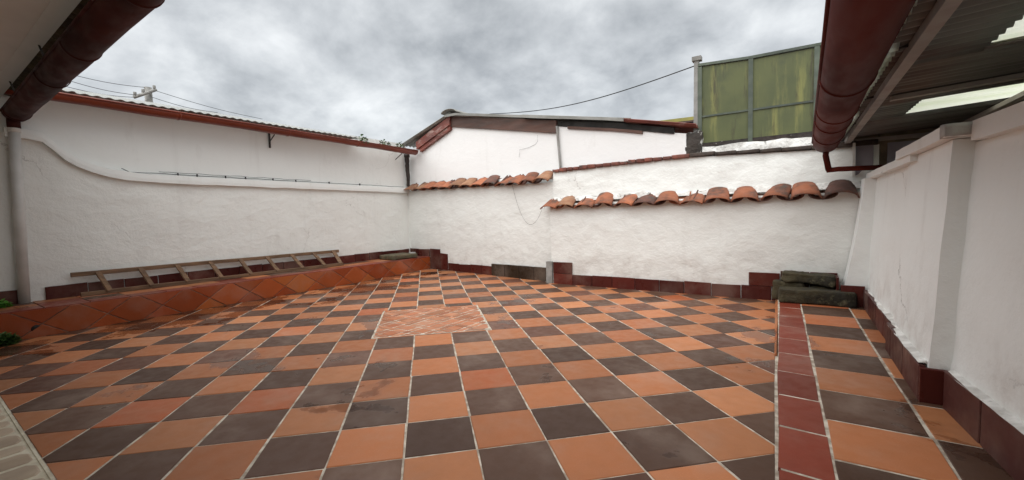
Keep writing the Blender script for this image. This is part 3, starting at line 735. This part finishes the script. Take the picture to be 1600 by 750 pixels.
def sloped(name, va, vb, dz0, dz1, uf, ub, mat, zoff=0.0):
    n_ = 12; v = []; f = []
    for k in range(n_ + 1):
        v_ = lerp(va, vb, k / n_); z = gz(v_) + zoff + .012 * fbm((v_, 8, zoff), .8, 2)
        for du, dz in ((uf, dz0), (ub, dz0), (ub, dz1), (uf, dz1)): v.append((v_, gab(v_) + du, z + dz))
        if k:
            b0 = (k - 1) * 4; f += [(b0 + j, b0 + (j + 1) % 4, b0 + 4 + (j + 1) % 4, b0 + 4 + j) for j in range(4)]
    f += [(0, 1, 2, 3), tuple(range(len(v) - 4, len(v)))]
    return fixn(mk(name, v, f, mat, nh))
sloped('fascia', -12.25, -5.2, -.72, -.12, -.14, .05, 'fascia')
sloped('fascia', -5.0, .3, -.38, -.14, -.06, .05, 'blackgap')  # black strip painted in for the dark gap under the roof edge
sloped('fascia', -4.6, -1.0, -.5, -.38, -.1, .05, 'fascia')
sloped('fascia', -15.2, -12.25, -.62, -.36, -.3, .05, 'rustsheet')
sloped('fascia', -15.3, -12.25, -.36, -.1, -.24, .05, 'rustsheet')
sloped('fascia', -15.0, -12.3, -.86, -.62, -.2, .05, 'rustsheet')
# roof: corrugated sheets seen edge-on; ribs run up the slope
def roofside(va, vb, uf, ub, n, mat, lift=0.0):
    za, zb = gz(va) + lift, gz(vb) + lift; d = Vector((vb - va, 0, zb - za)); ln = d.length
    for k in range(n):
        a = k / n; b_ = (k + 1) / n; p = Vector((va, 0, za)) + d * a; u0_ = gab(p.x) + uf
        corr('roof_sheet', (p.x, u0_ + R(-.06, .02), p.z + .03 * (k % 2)), (0, 1, 0), ub - uf, d, ln / n + .12, mat if isinstance(mat, str) else mat[k], nh, pitch=.3, amp=.045, rows=3, thick=.03, up=(0, 0, 1))
sloped('verge', -12.5, -1.7, -.1, .03, -.47, -.43, 'roofmetal')
roofside(-12.45, -1.6, -.42, 9, 2, 'roofmetal', .02)
roofside(-1.75, 1.05, -.38, 9, 1, 'rustsheet', -.03)
roofside(-12.1, -16.2, -.38, 9, 1, 'roofmetal', .02)
# curled ridge cap
rv = []; rf = []
for k in range(9):
    an = math.pi * k / 8; 
    for uo in (-.55, 8.6): rv.append((-12.25 - math.cos(an) * .55 + .15, gab(-12.2) + uo, 9.2 + math.sin(an) * .2 + (.03 if uo < 0 else 0)))
rv += [(a, b, c - .03) for a, b, c in rv]
for k in range(8):
    q = 2 * k; rf += [(q, q + 1, q + 3, q + 2), (18 + q, 18 + q + 2, 18 + q + 3, 18 + q + 1)]
    rf += [(q, q + 2, q + 20, q + 18), (q + 1, q + 19, q + 21, q + 3)]
rf += [(0, 18, 19, 1), (16, 17, 35, 34)]
fixn(mk('ridge_cap', rv, rf, 'roofmetal', nh, True))
# conduit down the gable at the wall joint
cd = thing('conduit', 'thin grey conduit pipe running down the gable above the brick coping', 'pipe', (-5.15, 14.6, 5.4))
pts = [(pu(870 + .6 * k, lerp(197, 264, k / 10), gab(-5.15) - .1)) for k in range(11)]
pipe('pipe', pts, .06, 'concrete', cd, 8)
ck = [(840, 211), (840, 221), (836, 226), (825, 231), (812, 234), (812, 240), (811, 246)]
pipe('wall_wire', [pu(x, y, gab(-6.7) - .02) for x, y in ck], .006, 'cable', cd, 5)

# concrete stub beside the fence
M['flaky'] = simple('flaking_concrete', (.06, .05, .043), (.035, .03, .026), 6, .9, 0, (30, .9, .02), blot=((.68, .67, .63), 5, .5, .58))
stub = rough_block('concrete_stub', (.72, 14.38, 5.25), (1.32, 14.85, 6.42), 'flaky', None, at=(1, 14.6, 5.2), amp=.12, n=6, seed=4, rnd=.25)
tag(stub, 'crumbling blackened concrete stub with white flakes at the fence foot', 'concrete post')

# ------------------------------------------------------------------ green sheet-metal fence
FU = 14.7
fe = thing('metal_fence', 'tall green sheet-metal fence with rust streaks above the brick coping', 'fence', (3, FU, 5.2))
def ftop(v): return pw(v, [(1.1, 8.98), (3.0, 8.86), (5.3, 8.83), (9, 8.8)])
def fbot(v): return pw(v, [(1.1, 5.75), (5, 5.7), (9, 5.65)])
def bar(name, a, b, w, d, mat, parent):
    a, b = Vector(a), Vector(b); dr = (b - a).normalized(); y = Vector((0, 1, 0)); x = dr.cross(y).normalized()
    lo = [a + x * w * i + y * d * j for i, j in ((-1, -1), (1, -1), (1, 1), (-1, 1))]; hi = [p + (b - a) for p in lo]
    v, f = hexa(lo, hi); return fixn(mk(name, v, f, mat, parent))
vs4 = [1.22, 2.98, 4.98, 6.9, 8.8]
for a, b in zip(vs4, vs4[1:]):
    for zlo, zhi in ((fbot, lambda v: 7.0), (lambda v: 6.98, ftop)):
        v, f = plate([Vector((a + .02, FU, zlo(a))), Vector((b - .02, FU, zlo(b))), Vector((b - .02, FU, zhi(b) - .03)), Vector((a + .02, FU, zhi(a) - .03))], (0, -1, 0), .05, .01)
        fixn(mk('panel', v, f, 'fence', fe))
for v_ in vs4: bar('post', (v_, FU - .06, fbot(v_) - .1), (v_, FU - .06, ftop(v_) - (0 if v_ != 1.22 else .05)), .075, .06, 'fenceframe', fe)
for a, b in zip(vs4, vs4[1:]):
    bar('rail', (a + .08, FU - .05, 6.975), (b - .08, FU - .05, 6.975), .035, .045, 'fenceframe', fe)
    bar('rail', (a - .07, FU - .05, ftop(a) + .04), (b - .07, FU - .05, ftop(b) + .04), .05, .07, 'fenceframe', fe)
bar('end_post', (1.06, FU, 5.3), (1.09, FU, 9.2), .085, .1, 'concrete', fe)
box('post_cap', (.93, FU - .15, 9.2), (1.27, FU + .15, 9.36), 'concrete', fe)
box('tar_strip', (1.3, FU - .09, 5.7), (8.8, FU - .052, 5.93), 'blackrot', fe)
def fbase(s, t):
    v = lerp(1.32, 6.4, s); return (v, FU - .25 + .1 * t + .05 * fbm((v, t, 5), 2, 4), lerp(5.2, 5.76 + .07 * fbm((v, 1, 1), 1.2, 3), t))
slab('plaster_base', fbase, 60, 5, (0, .6, 0), 'mortar', fe)
# overhead cable
ca, cb = pu(765, 178, 17.5), Vector((1.08, FU, 9.05))
cpts = [ca.lerp(cb, k / 30) - Vector((0, 0, .5 * math.sin(math.pi * k / 30))) for k in range(31)]
pipe('overhead_cable', cpts, .022, 'cable', None, 6, at=ca); tag(bpy.data.objects['overhead_cable'], 'black cable sagging from the roof ridge to the green fence', 'cable')

# distant building with yellow trim
fb = thing('distant_building', 'blue building with olive yellow roof edge behind the brick coping', 'building', (4, 36, 0))
a, b = pu(985, 199, 34), pu(1120, 183, 34)
def quadbar(name, p, q, h, d, mat):
    v, f = hexa([p, q, q + Vector((0, d, 0)), p + Vector((0, d, 0))], [x + Vector((0, 0, h)) for x in (p, q, q + Vector((0, d, 0)), p + Vector((0, d, 0)))])
    return fixn(mk(name, v, f, mat, fb))
pt = lambda p, dz: Vector((p.x, p.y, p.z + dz))
quadbar('roof_edge', pt(a, 0), pt(b, 0), .28, 6, 'yellowtrim'); quadbar('soffit', pt(a, -.14), pt(b, -.14), .137, 6, 'fascia')
wa, wb = pt(a, -.15), pt(b, -.15)
v, f = hexa([(wa.x, 34.3, -.5), (wb.x, 34.3, -.5), (wb.x, 39, -.5), (wa.x, 39, -.5)], [(wa.x, 34.3, wa.z), (wb.x, 34.3, wb.z), (wb.x, 39, wb.z), (wa.x, 39, wa.z)]); fixn(mk('wall', v, f, 'bluewall', fb))

# ------------------------------------------------------------------ right wall with pilasters and caps
rw = thing('courtyard_wall', 'low white parapet wall with pilasters and stepped coping along the walkway', 'wall', (6.5, 5, 0))
def rwall(name, u0, u1, vb, vt, z1, nu, thick, amp=.03):
    def fn(s, t):
        u = lerp(u0, u1, s); z = lerp(-.3, z1, t); fl = max(0, 1 - z / 2.2) ** 2 * .02
        return (lerp(vb(u), vt(u), max(0, z) / z1) - fl + amp * fbm((3, u, z), .6, 3) + .008 * fbm((1, u, z), 2.5, 3), u, z)
    return slab(name, fn, nu, 26, (thick, 0, 0), 'pl_right', rw)
vbN = lambda u: 6.38 + (5.45 - u) * .088; vtN = lambda u: vbN(u) + .2
rwall('wall_body', -4, 5.6, vbN, vtN, 4.15, 50, 1.0)
rwall('wall_body', 8.1, 13.6, lambda u: 6.25, lambda u: 6.43, 4.12, 40, 1.0)
def pil(u0, u1, vb, vt, z1, nm='pilaster', flare=0.0):
    """pilaster as a battered block with faces towards the walkway and both ends"""
    n_ = 24; v = []; f = []; prof = []
    for k in range(n_ + 1):
        z = lerp(-.3, z1, k / n_); t = max(0, z) / z1; va = lerp(vb, vt, t) - flare * (1 - t) ** 2
        for uu_, vv_ in ((u0, vb + .75), (u0, va), ((u0 + u1) / 2, va), (u1, va), (u1, vb + .75)):
            v.append((vv_ + .012 * fbm((uu_, z, 2), 1.2, 3), uu_ + .012 * fbm((vv_, z, 7), 1.1, 3) - (.0 if uu_ > u0 else flare * .3 * (1 - t) ** 2), z))
        if k:
            b0 = (k - 1) * 5; f += [(b0 + j, b0 + j + 1, b0 + j + 6, b0 + j + 5) for j in range(4)]; f.append((b0 + 4, b0, b0 + 5, b0 + 9))
    f += [(0, 1, 2, 3, 4), tuple(range(len(v) - 5, len(v)))]
    return fixn(mk(nm, v, f, 'pl_right', rw))
pil(5.42, 8.3, 6.13, 6.36, 4.22)
pil(12.95, 13.6, 5.85, 6.15, 4.1, flare=.28)
def cap(u0, u1, v0, v1, z0, z1, seed):
    def fn(s, t):
        u = lerp(u0, u1, s); return (v0(u) + .012 * fbm((seed, u, t), 1.3, 3), u, lerp(z0, z1, t) + .012 * fbm((seed, u, 3), .9, 3))
    o = slab('coping', fn, 24, 2, (1.2, 0, 0), 'pl_right', rw); return o
cap(7.62, 13.55, lambda u: 6.25, None, 4.1, 4.27, 1)
cap(5.14, 8.75, lambda u: 6.2, None, 4.235, 4.42, 2)
cap(-4, 5.12, lambda u: vtN(u) - .14, None, 4.15, 4.43, 3)
st = rough_block('coping_end', (6.185, 5.09, 4.235), (6.6, 5.34, 4.435), 'cementgrey', rw, amp=.02, n=3, seed=9, rnd=.1)
wz = lambda s: walk_z(s) - .05
def rsk(P, u0, u1, zt, wmin=1.0, wmax=1.2, n=(-1, 0, 0)): skirt_run(rw, P, None, n, u0, u1, wz, zt, 'skirtR', wmin, wmax, .09, .015)
rsk(lambda s: (vbN(s) + .01, s), -2.6, 5.3, lambda s: .66, n=(-.996, -.088, 0))
rsk(lambda s: (6.14, s), 5.44, 8.3, lambda s: pw(s, [(5.4, .64), (8.3, .72)]))
rsk(lambda s: (6.25, s), 8.34, 12.8, lambda s: pw(s, [(8.3, .62), (12.9, .72)]))
v, f = plate([Vector((6.06, 5.43, .02)), Vector((6.42, 5.43, .02)), Vector((6.42, 5.43, .64)), Vector((6.06, 5.43, .64))], (0, -1, 0), .07, .012); fixn(mk('skirting_tile', v, f, 'skirt', rw))
v, f = plate([Vector((5.62, 12.85, .1)), Vector((6.2, 12.85, .1)), Vector((6.2, 12.85, .8)), Vector((5.62, 12.85, .8))], (0, -1, 0), .07, .012); fixn(mk('skirting_tile', v, f, 'skirt', rw))
skirt_run(rw, lambda s: (5.58, s), None, (-1, 0, 0), 12.9, 13.55, wz, lambda s: 1.02, 'skirt', .8, 1, .06)
# lumpy white plaster lip on the skirting
for (u0, u1, vf, zl) in ((-2.6, 5.28, lambda u: vbN(u), .655), (5.5, 8.2, lambda u: 6.14, .68), (8.4, 12.7, lambda u: 6.25, .67)):
    def lip(s, t, u0=u0, u1=u1, vf=vf, zl=zl):
        u = lerp(u0, u1, s); return (vf(u) - .085 + .12 * t + .015 * fbm((u, t * 2, 6), 2.6, 3), u, zl + .005 + .035 * t + .012 * fbm((u, 2, 1), .9, 3))
    slab('plaster_lip', lip, 50, 3, (.15, 0, 0), 'mortar', rw)

# ------------------------------------------------------------------ covered gallery on the right: roof, beams, end wall
rs_ = .055
def rz(v): return 5.45 + rs_ * (v - 5.2)
gal = thing('gallery_roof', 'dark corrugated metal roof with translucent sheets over the gallery behind the parapet', 'roof', (8, 6, 5.5))
edge = lambda u: 5.28 + (u - 1.7) * .02
uu = -1.6; sheets = [(-1.6, 1.2), (1.2, 2.9), (2.9, 5.45), (5.45, 7.2), (7.2, 8.75), (8.75, 11.0), (11.0, 12.6), (12.6, 14.6)]
for k, (a, b) in enumerate(sheets):
    sky_ = k in (2, 5); v0 = edge((a + b) / 2); lf = .03 * (k % 2)
    run = (6.55 - v0) if sky_ else 7.2
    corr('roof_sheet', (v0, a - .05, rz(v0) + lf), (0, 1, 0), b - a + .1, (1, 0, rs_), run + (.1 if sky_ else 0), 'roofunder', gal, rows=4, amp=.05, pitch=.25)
    if sky_: corr('translucent_sheet', (6.58, a - .02, rz(6.58) + lf + .05), (0, 1, 0), b - a + .06, (1, 0, rs_), 5.8, 'skylight', gal, rows=2, amp=.05, pitch=.25)
for a, b in ((-1.6, 4), (4, 9), (9, 13.4)): corr('translucent_sheet', (edge((a + b) / 2) + .03, a, rz(5.3) - .075), (0, 1, 0), b - a, (1, 0, rs_), .1, 'skylight', gal, rows=1, amp=.04, pitch=.25)  # pale strips added to imitate sky light through the gap along the eave
def gb(name, a, b, w, h, mat='steelpaint'):
    a, b = Vector(a), Vector(b); d = (b - a).normalized(); x = d.cross(Vector((0, 0, 1))).normalized() * w; z = Vector((0, 0, h))
    v, f = hexa([a - x, a + x, b + x, b - x], [a - x + z, a + x + z, b + x + z, b - x + z]); return fixn(mk(name, v, f, mat, gal))
gb('beam', (5.63, -1.6, 5.3), (5.8, 14.0, 5.3), .075, .13)
gb('rafter', (5.95, 7.72, rz(5.95) - .14), (12.2, 7.72, rz(12.2) - .14), .09, .08)
gb('rafter', (5.95, 1.9, rz(5.95) - .14), (12.2, 1.9, rz(12.2) - .14), .09, .08)
gb('beam', (8.3, -1.6, rz(8.3) - .2), (8.3, 13.95, rz(8.3) - .2), .07, .1, 'steelpaint')
ge = thing('gallery_wall', 'shadowed masonry end wall with lilac panels under the gallery roof', 'wall', (9, 14.2, 0))
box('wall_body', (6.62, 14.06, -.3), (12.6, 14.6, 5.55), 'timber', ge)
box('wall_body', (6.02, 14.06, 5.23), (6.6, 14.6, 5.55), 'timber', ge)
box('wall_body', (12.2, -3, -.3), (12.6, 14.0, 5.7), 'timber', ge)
box('lilac_panel', (6.02, 13.94, 4.0), (6.46, 14.02, 5.26), 'purple', ge)
box('lilac_panel', (6.8, 13.96, 4.0), (7.5, 14.04, 5.22), 'purple', ge)
box('lintel', (6.0, 13.9, 5.3), (12.2, 14.03, 5.42), 'steelpaint', ge)
box('white_post', (5.93, 13.82, 4.25), (6.0, 13.93, 5.3), 'pvc', ge)
# gallery floor
gf = box('gallery_floor', (7.4, -3, -.4), (12.2, 14.06, .02), 'groutdark'); tag(gf, 'floor of the covered gallery behind the parapet', kind='structure')

g2 = thing('roof_gutter', 'wide dark red half-round gutter under the gallery roof edge with angled spout', 'gutter', (5.1, 6, 5.2))
gutter(g2, (4.91, -1.5, 5.36), (5.2, 13.15, 5.34), .35, 'gutter', bands=(.44, .62, .71, .86), n=40, wob=.015)
sp = [pu(1289, 236, 13.0), pu(1290, 243, 13.05), pu(1295, 266, 13.2)]
pipe('spout', [(5.2, 13.0, 5.06), sp[1], sp[2]], .085, 'gutter', g2, 10)
pipe('spout', [sp[2] + Vector((-.05, 0, .0)), sp[2] + Vector((.25, .05, .02)), pu(1362, 262, 13.4), pu(1385, 261, 13.5)], .08, 'gutter', g2, 10)
for u in (4.2, 7.4, 10.6): pipe('hanger', [(5.26 + .02 * (u - 1.7) * .8, u, 5.36), (5.7, u, 5.42)], .02, 'slate', g2, 6)

# ------------------------------------------------------------------ the house eave over the camera
hs = thing('house', 'house with grey painted soffit over the terrace', 'house', (-5, -6, 0))
box('soffit', (-16.2, -9, 7.31), (4.2, -1.8, 7.5), 'soffit', hs)
v, f = hexa([(-16.2, -1.8, 7.3), (4.2, -1.8, 7.3), (4.2, -1.53, 7.24), (-16.2, -1.53, 7.24)], [(-16.2, -1.8, 7.62), (4.2, -1.8, 7.62), (4.2, -1.53, 7.62), (-16.2, -1.53, 7.62)])
fixn(mk('fascia', v, f, 'soffit', hs))
corr('roof_sheet', (-16.2, -1.02, 7.36), (1, 0, 0), 20.4, (0, -1, .22), 8, 'mossy', hs, pitch=.3, amp=.06, rows=2)
box('wall', (-16.2, -9.4, -.3), (12.6, -9, 7.5), 'pl_smooth', hs)
g3 = thing('roof_gutter', 'large dark red gutter hanging from the house eave above the white downpipe', 'gutter', (-10, -1.27, 6.9))
gutter(g3, (-16.12, -1.22, 6.9), (4.0, -1.36, 6.92), .3, 'gutterdk', bands=(.02, .28, .42, .6), n=40, wob=.02)
pipe('outlet', [(-16.0, -1.3, 6.66), (-16.0, -1.3, 6.38)], .15, 'gutterdk', g3, 12)
for u in (-13.5, -9.5, -5.5): pipe('hanger', [(u, -1.5, 6.9), (u, -1.6, 7.3)], .02, 'slate', g3, 6)
dp = thing('downpipe', 'white painted downpipe standing on the ledge below the dark gutter', 'downpipe', (-15.97, -1.2, KZ))
pipe('pipe', [(-16.02, -1.3, 6.45), (-16.02, -1.42, KZ)], .135, 'pvc', dp, 18)
pipe('collar', [(-16.02, -1.3, 6.45), (-16.02, -1.305, 6.25)], .15, 'pvc', dp, 18)
pipe('bracket', [(-16.2, -1.36, 3.9), (-16.02, -1.36, 3.9)], .05, 'pvc', dp, 8)

# ------------------------------------------------------------------ loose things
# wooden ladder lying on its edge against the left wall
la = thing('wooden_ladder', 'old wooden ladder lying on its side along the tiled ledge', 'ladder', (-15.6, 4.6, KZ))
L0, L1 = Vector((-15.72, -.2, KZ + .075)), Vector((-15.3, 9.5, KZ + .075)); H0, H1 = Vector((-16.0, -.35, 1.61)), Vector((-16.0, 9.75, 1.57))
def stick(name, a, b, w, h, parent, seed=0, n=10):
    a, b = Vector(a), Vector(b); d = (b - a).normalized(); x = d.cross(Vector((0, 0, 1))).normalized(); y = x.cross(d).normalized(); v = []; f = []
    for k in range(n + 1):
        p = a.lerp(b, k / n) + y * .015 * fbm((k * .4, seed, 0), 1, 2)
        for i, j in ((-1, -1), (1, -1), (1, 1), (-1, 1)): v.append(p + x * w * i * (1 + .08 * fbm((k, seed, i), .7, 2)) + y * h * j * (1 + .08 * fbm((k, seed, j + 9), .7, 2)))
        if k:
            q = (k - 1) * 4; f += [(q + j, q + (j + 1) % 4, q + 4 + (j + 1) % 4, q + 4 + j) for j in range(4)]
    f += [(0, 1, 2, 3), tuple(range(len(v) - 4, len(v)))]
    o = fixn(mk(name, v, f, 'wood', parent)); bevel(o, .008, 1); return o
stick('side_rail', L0, L1, .075, .072, la, 1); stick('side_rail', H0, H1, .055, .075, la, 2)
for k, u in enumerate((.3, 1.46, 2.58, 3.73, 4.86, 6.0, 7.15, 8.27, 9.4)):
    t1 = (u - H0.y) / (H1.y - H0.y); t0 = (u + .22 - L0.y) / (L1.y - L0.y)
    a = L0.lerp(L1, min(t0, .985)) + Vector((.06, 0, .03)); b = H0.lerp(H1, t1) + Vector((.07, 0, .03))
    stick('rung', a, b, .10, .028, la, 5 + k, 4)
# weathered slab on the ledge near the corner
sl = rough_block('timber_slab', (-15.9, 12.25, KZ + .0), (-14.45, 14.05, KZ + .27), 'oldwood', None, at=(-15, 13.2, KZ), amp=.035, n=10, seed=2, rot=-.06, rnd=.1)
tag(sl, 'weathered grey-brown slab lying on the tiled ledge at the corner', 'slab')
sl2 = rough_block('stone_flake', (-15.0, 13.75, KZ + .25), (-14.6, 14.0, KZ + .33), 'cementgrey', None, at=(-15, 13.8, KZ + .2), amp=.03, n=4, seed=6, rnd=.2)
tag(sl2, 'small pale stone flake lying on the weathered slab', 'stone')
# mossy stones at the foot of the walkway
zb = walk_z(12.9)
a = rough_block('mossy_stone', (3.96, 12.5, zb), (6.0, 13.1, zb + .45), 'mossy', None, at=(5, 12.8, zb), amp=.045, n=10, seed=3, rot=.03, rnd=.1)
tag(a, 'long dark mossy stone block lying across the end of the red strip', 'stone')
b = rough_block('mossy_stone', (3.78, 13.08, zb - .02), (4.72, 13.56, zb + .62), 'mossy', None, at=(4.2, 13.3, zb), amp=.05, n=8, seed=5, rnd=.14)
tag(b, 'short olive mossy stone standing behind the long block beside the red skirting', 'stone')
b2 = rough_block('mossy_stone', (4.85, 13.12, zb), (5.55, 13.5, zb + .5), 'mossy', None, at=(5.2, 13.3, zb), amp=.05, n=5, seed=15, rnd=.14)
tag(b2, 'dark stone hidden in the gap under the rounded top slab', 'stone')
c = rough_block('mossy_stone', (4.05, 12.98, zb + .55), (5.55, 13.53, zb + .93), 'mossy', None, at=(4.8, 13.3, zb + .5), amp=.09, n=12, seed=8, tilt=.06, rnd=.2)
tag(c, 'rounded greenish slab resting on top of the other mossy stones', 'stone')

# plants
def leafclump(name, c, rx, ry, rz_, n, size, mat, label, cat, seed, droop=.3):
    random.seed(seed); root = thing(name, label, cat, c); mb = MB()
    for k in range(n):
        a = R(0, 2 * math.pi); r_ = math.sqrt(R(0, 1)); h_ = R(0, 1)
        p = Vector((c[0] + math.cos(a) * rx * r_, c[1] + math.sin(a) * ry * r_, c[2] + rz_ * h_ * (1 - .6 * r_)))
        d = Vector((math.cos(a) + R(-.6, .6), math.sin(a) + R(-.6, .6), R(-droop, .8))).normalized(); s_ = d.cross(Vector((0, 0, 1))).normalized() * size * .4; l_ = size * R(.7, 1.3)
        up = Vector((0, 0, size * .15))
        mb.add([p, p + d * l_ * .5 + s_ + up, p + d * l_, p + d * l_ * .5 - s_ + up], [(0, 1, 2, 3)])
    mk('leaves', mb.v, mb.f, mat, root)
    st_ = MB()
    for k in range(5):
        a = R(0, 6.28); st_.add(*tube([(c[0], c[1], c[2] - .02), (c[0] + math.cos(a) * rx * .6, c[1] + math.sin(a) * ry * .6, c[2] + rz_ * .5)], .008, 5))
    st_.build('stems', 'leaf', root); return root
leafclump('ground_plant', (-13.9, -2.12, 0), .24, .26, .34, 420, .13, 'leaf', 'dark green mossy plant growing at the foot of the orange ledge', 'plant', 11)
leafclump('ground_plant', (-15.55, -1.95, KZ), .2, .2, .24, 160, .11, 'leafbright', 'small bright green plant on top of the ledge by the downpipe', 'plant', 12)
for k, x in enumerate((565, 601, 624)):
    p = pv(x, 213 + (x - 565) * .17, -15.35)
    leafclump('gutter_weed', (-15.35, min(p.y, 14.6), 7.36), .3 - .03 * k, .3 - .04 * k,   .62 - .06 * k, 90, .14, 'leaf', ('bushiest weed sprouting from the red gutter beside the end of the roof sheets', 'middle-sized weed sprouting from the red gutter between two others', 'smallest weed sprouting from the red gutter above the blackened drainpipe')[k], 'plant', 20 + k, .1)['group'] = 'weeds in the gutter'
random.seed(99)

# utility pole and wires far behind the left wall
PV = -84
pb = pv(232, 150, PV); ptop = pv(232.5, 137, PV)
po = thing('utility_pole', 'grey concrete utility pole with crossarm beyond the left roof', 'utility pole', (PV, pb.y, -.6))
pipe('pole', [(PV, pb.y, -.6), (PV, pb.y, ptop.z)], [.75, .52], 'concrete', po, 12)
ca_, cb_ = pv(209, 152, PV + 1), pv(244, 140, PV + 1)
gbv = [ca_, cb_]; stick_r = .28
pipe('crossarm', gbv, stick_r, 'cementgrey', po, 6)
for t in (.06, .42, .92):
    p = ca_.lerp(cb_, t); pipe('insulator', [p, p + Vector((0, 0, .75))], .22, 'concrete', po, 8)
wires = [((232, 137), (95, 112), 'topmost thin wire running left from the pole head'), ((217, 149), (95, 122), 'middle thin wire running left from the pole crossarm'), ((209, 152), (95, 133), 'lowest thin wire running left from the pole crossarm'),
         ((244, 142), (410, 186), 'upper thin wire running right from the pole and dipping behind the roof'), ((238, 152), (340, 176), 'lower thin wire running right from the pole and dipping behind the roof')]
for p, q, lb in wires:
    a, b = pv(*p, PV), pv(*q, PV + 2); pts = [a.lerp(b, k / 16) - Vector((0, 0, .35 * math.sin(math.pi * k / 16))) for k in range(17)]
    tag(pipe('power_wire', pts, .04, 'cable', None, 5, at=a), lb, 'wire')
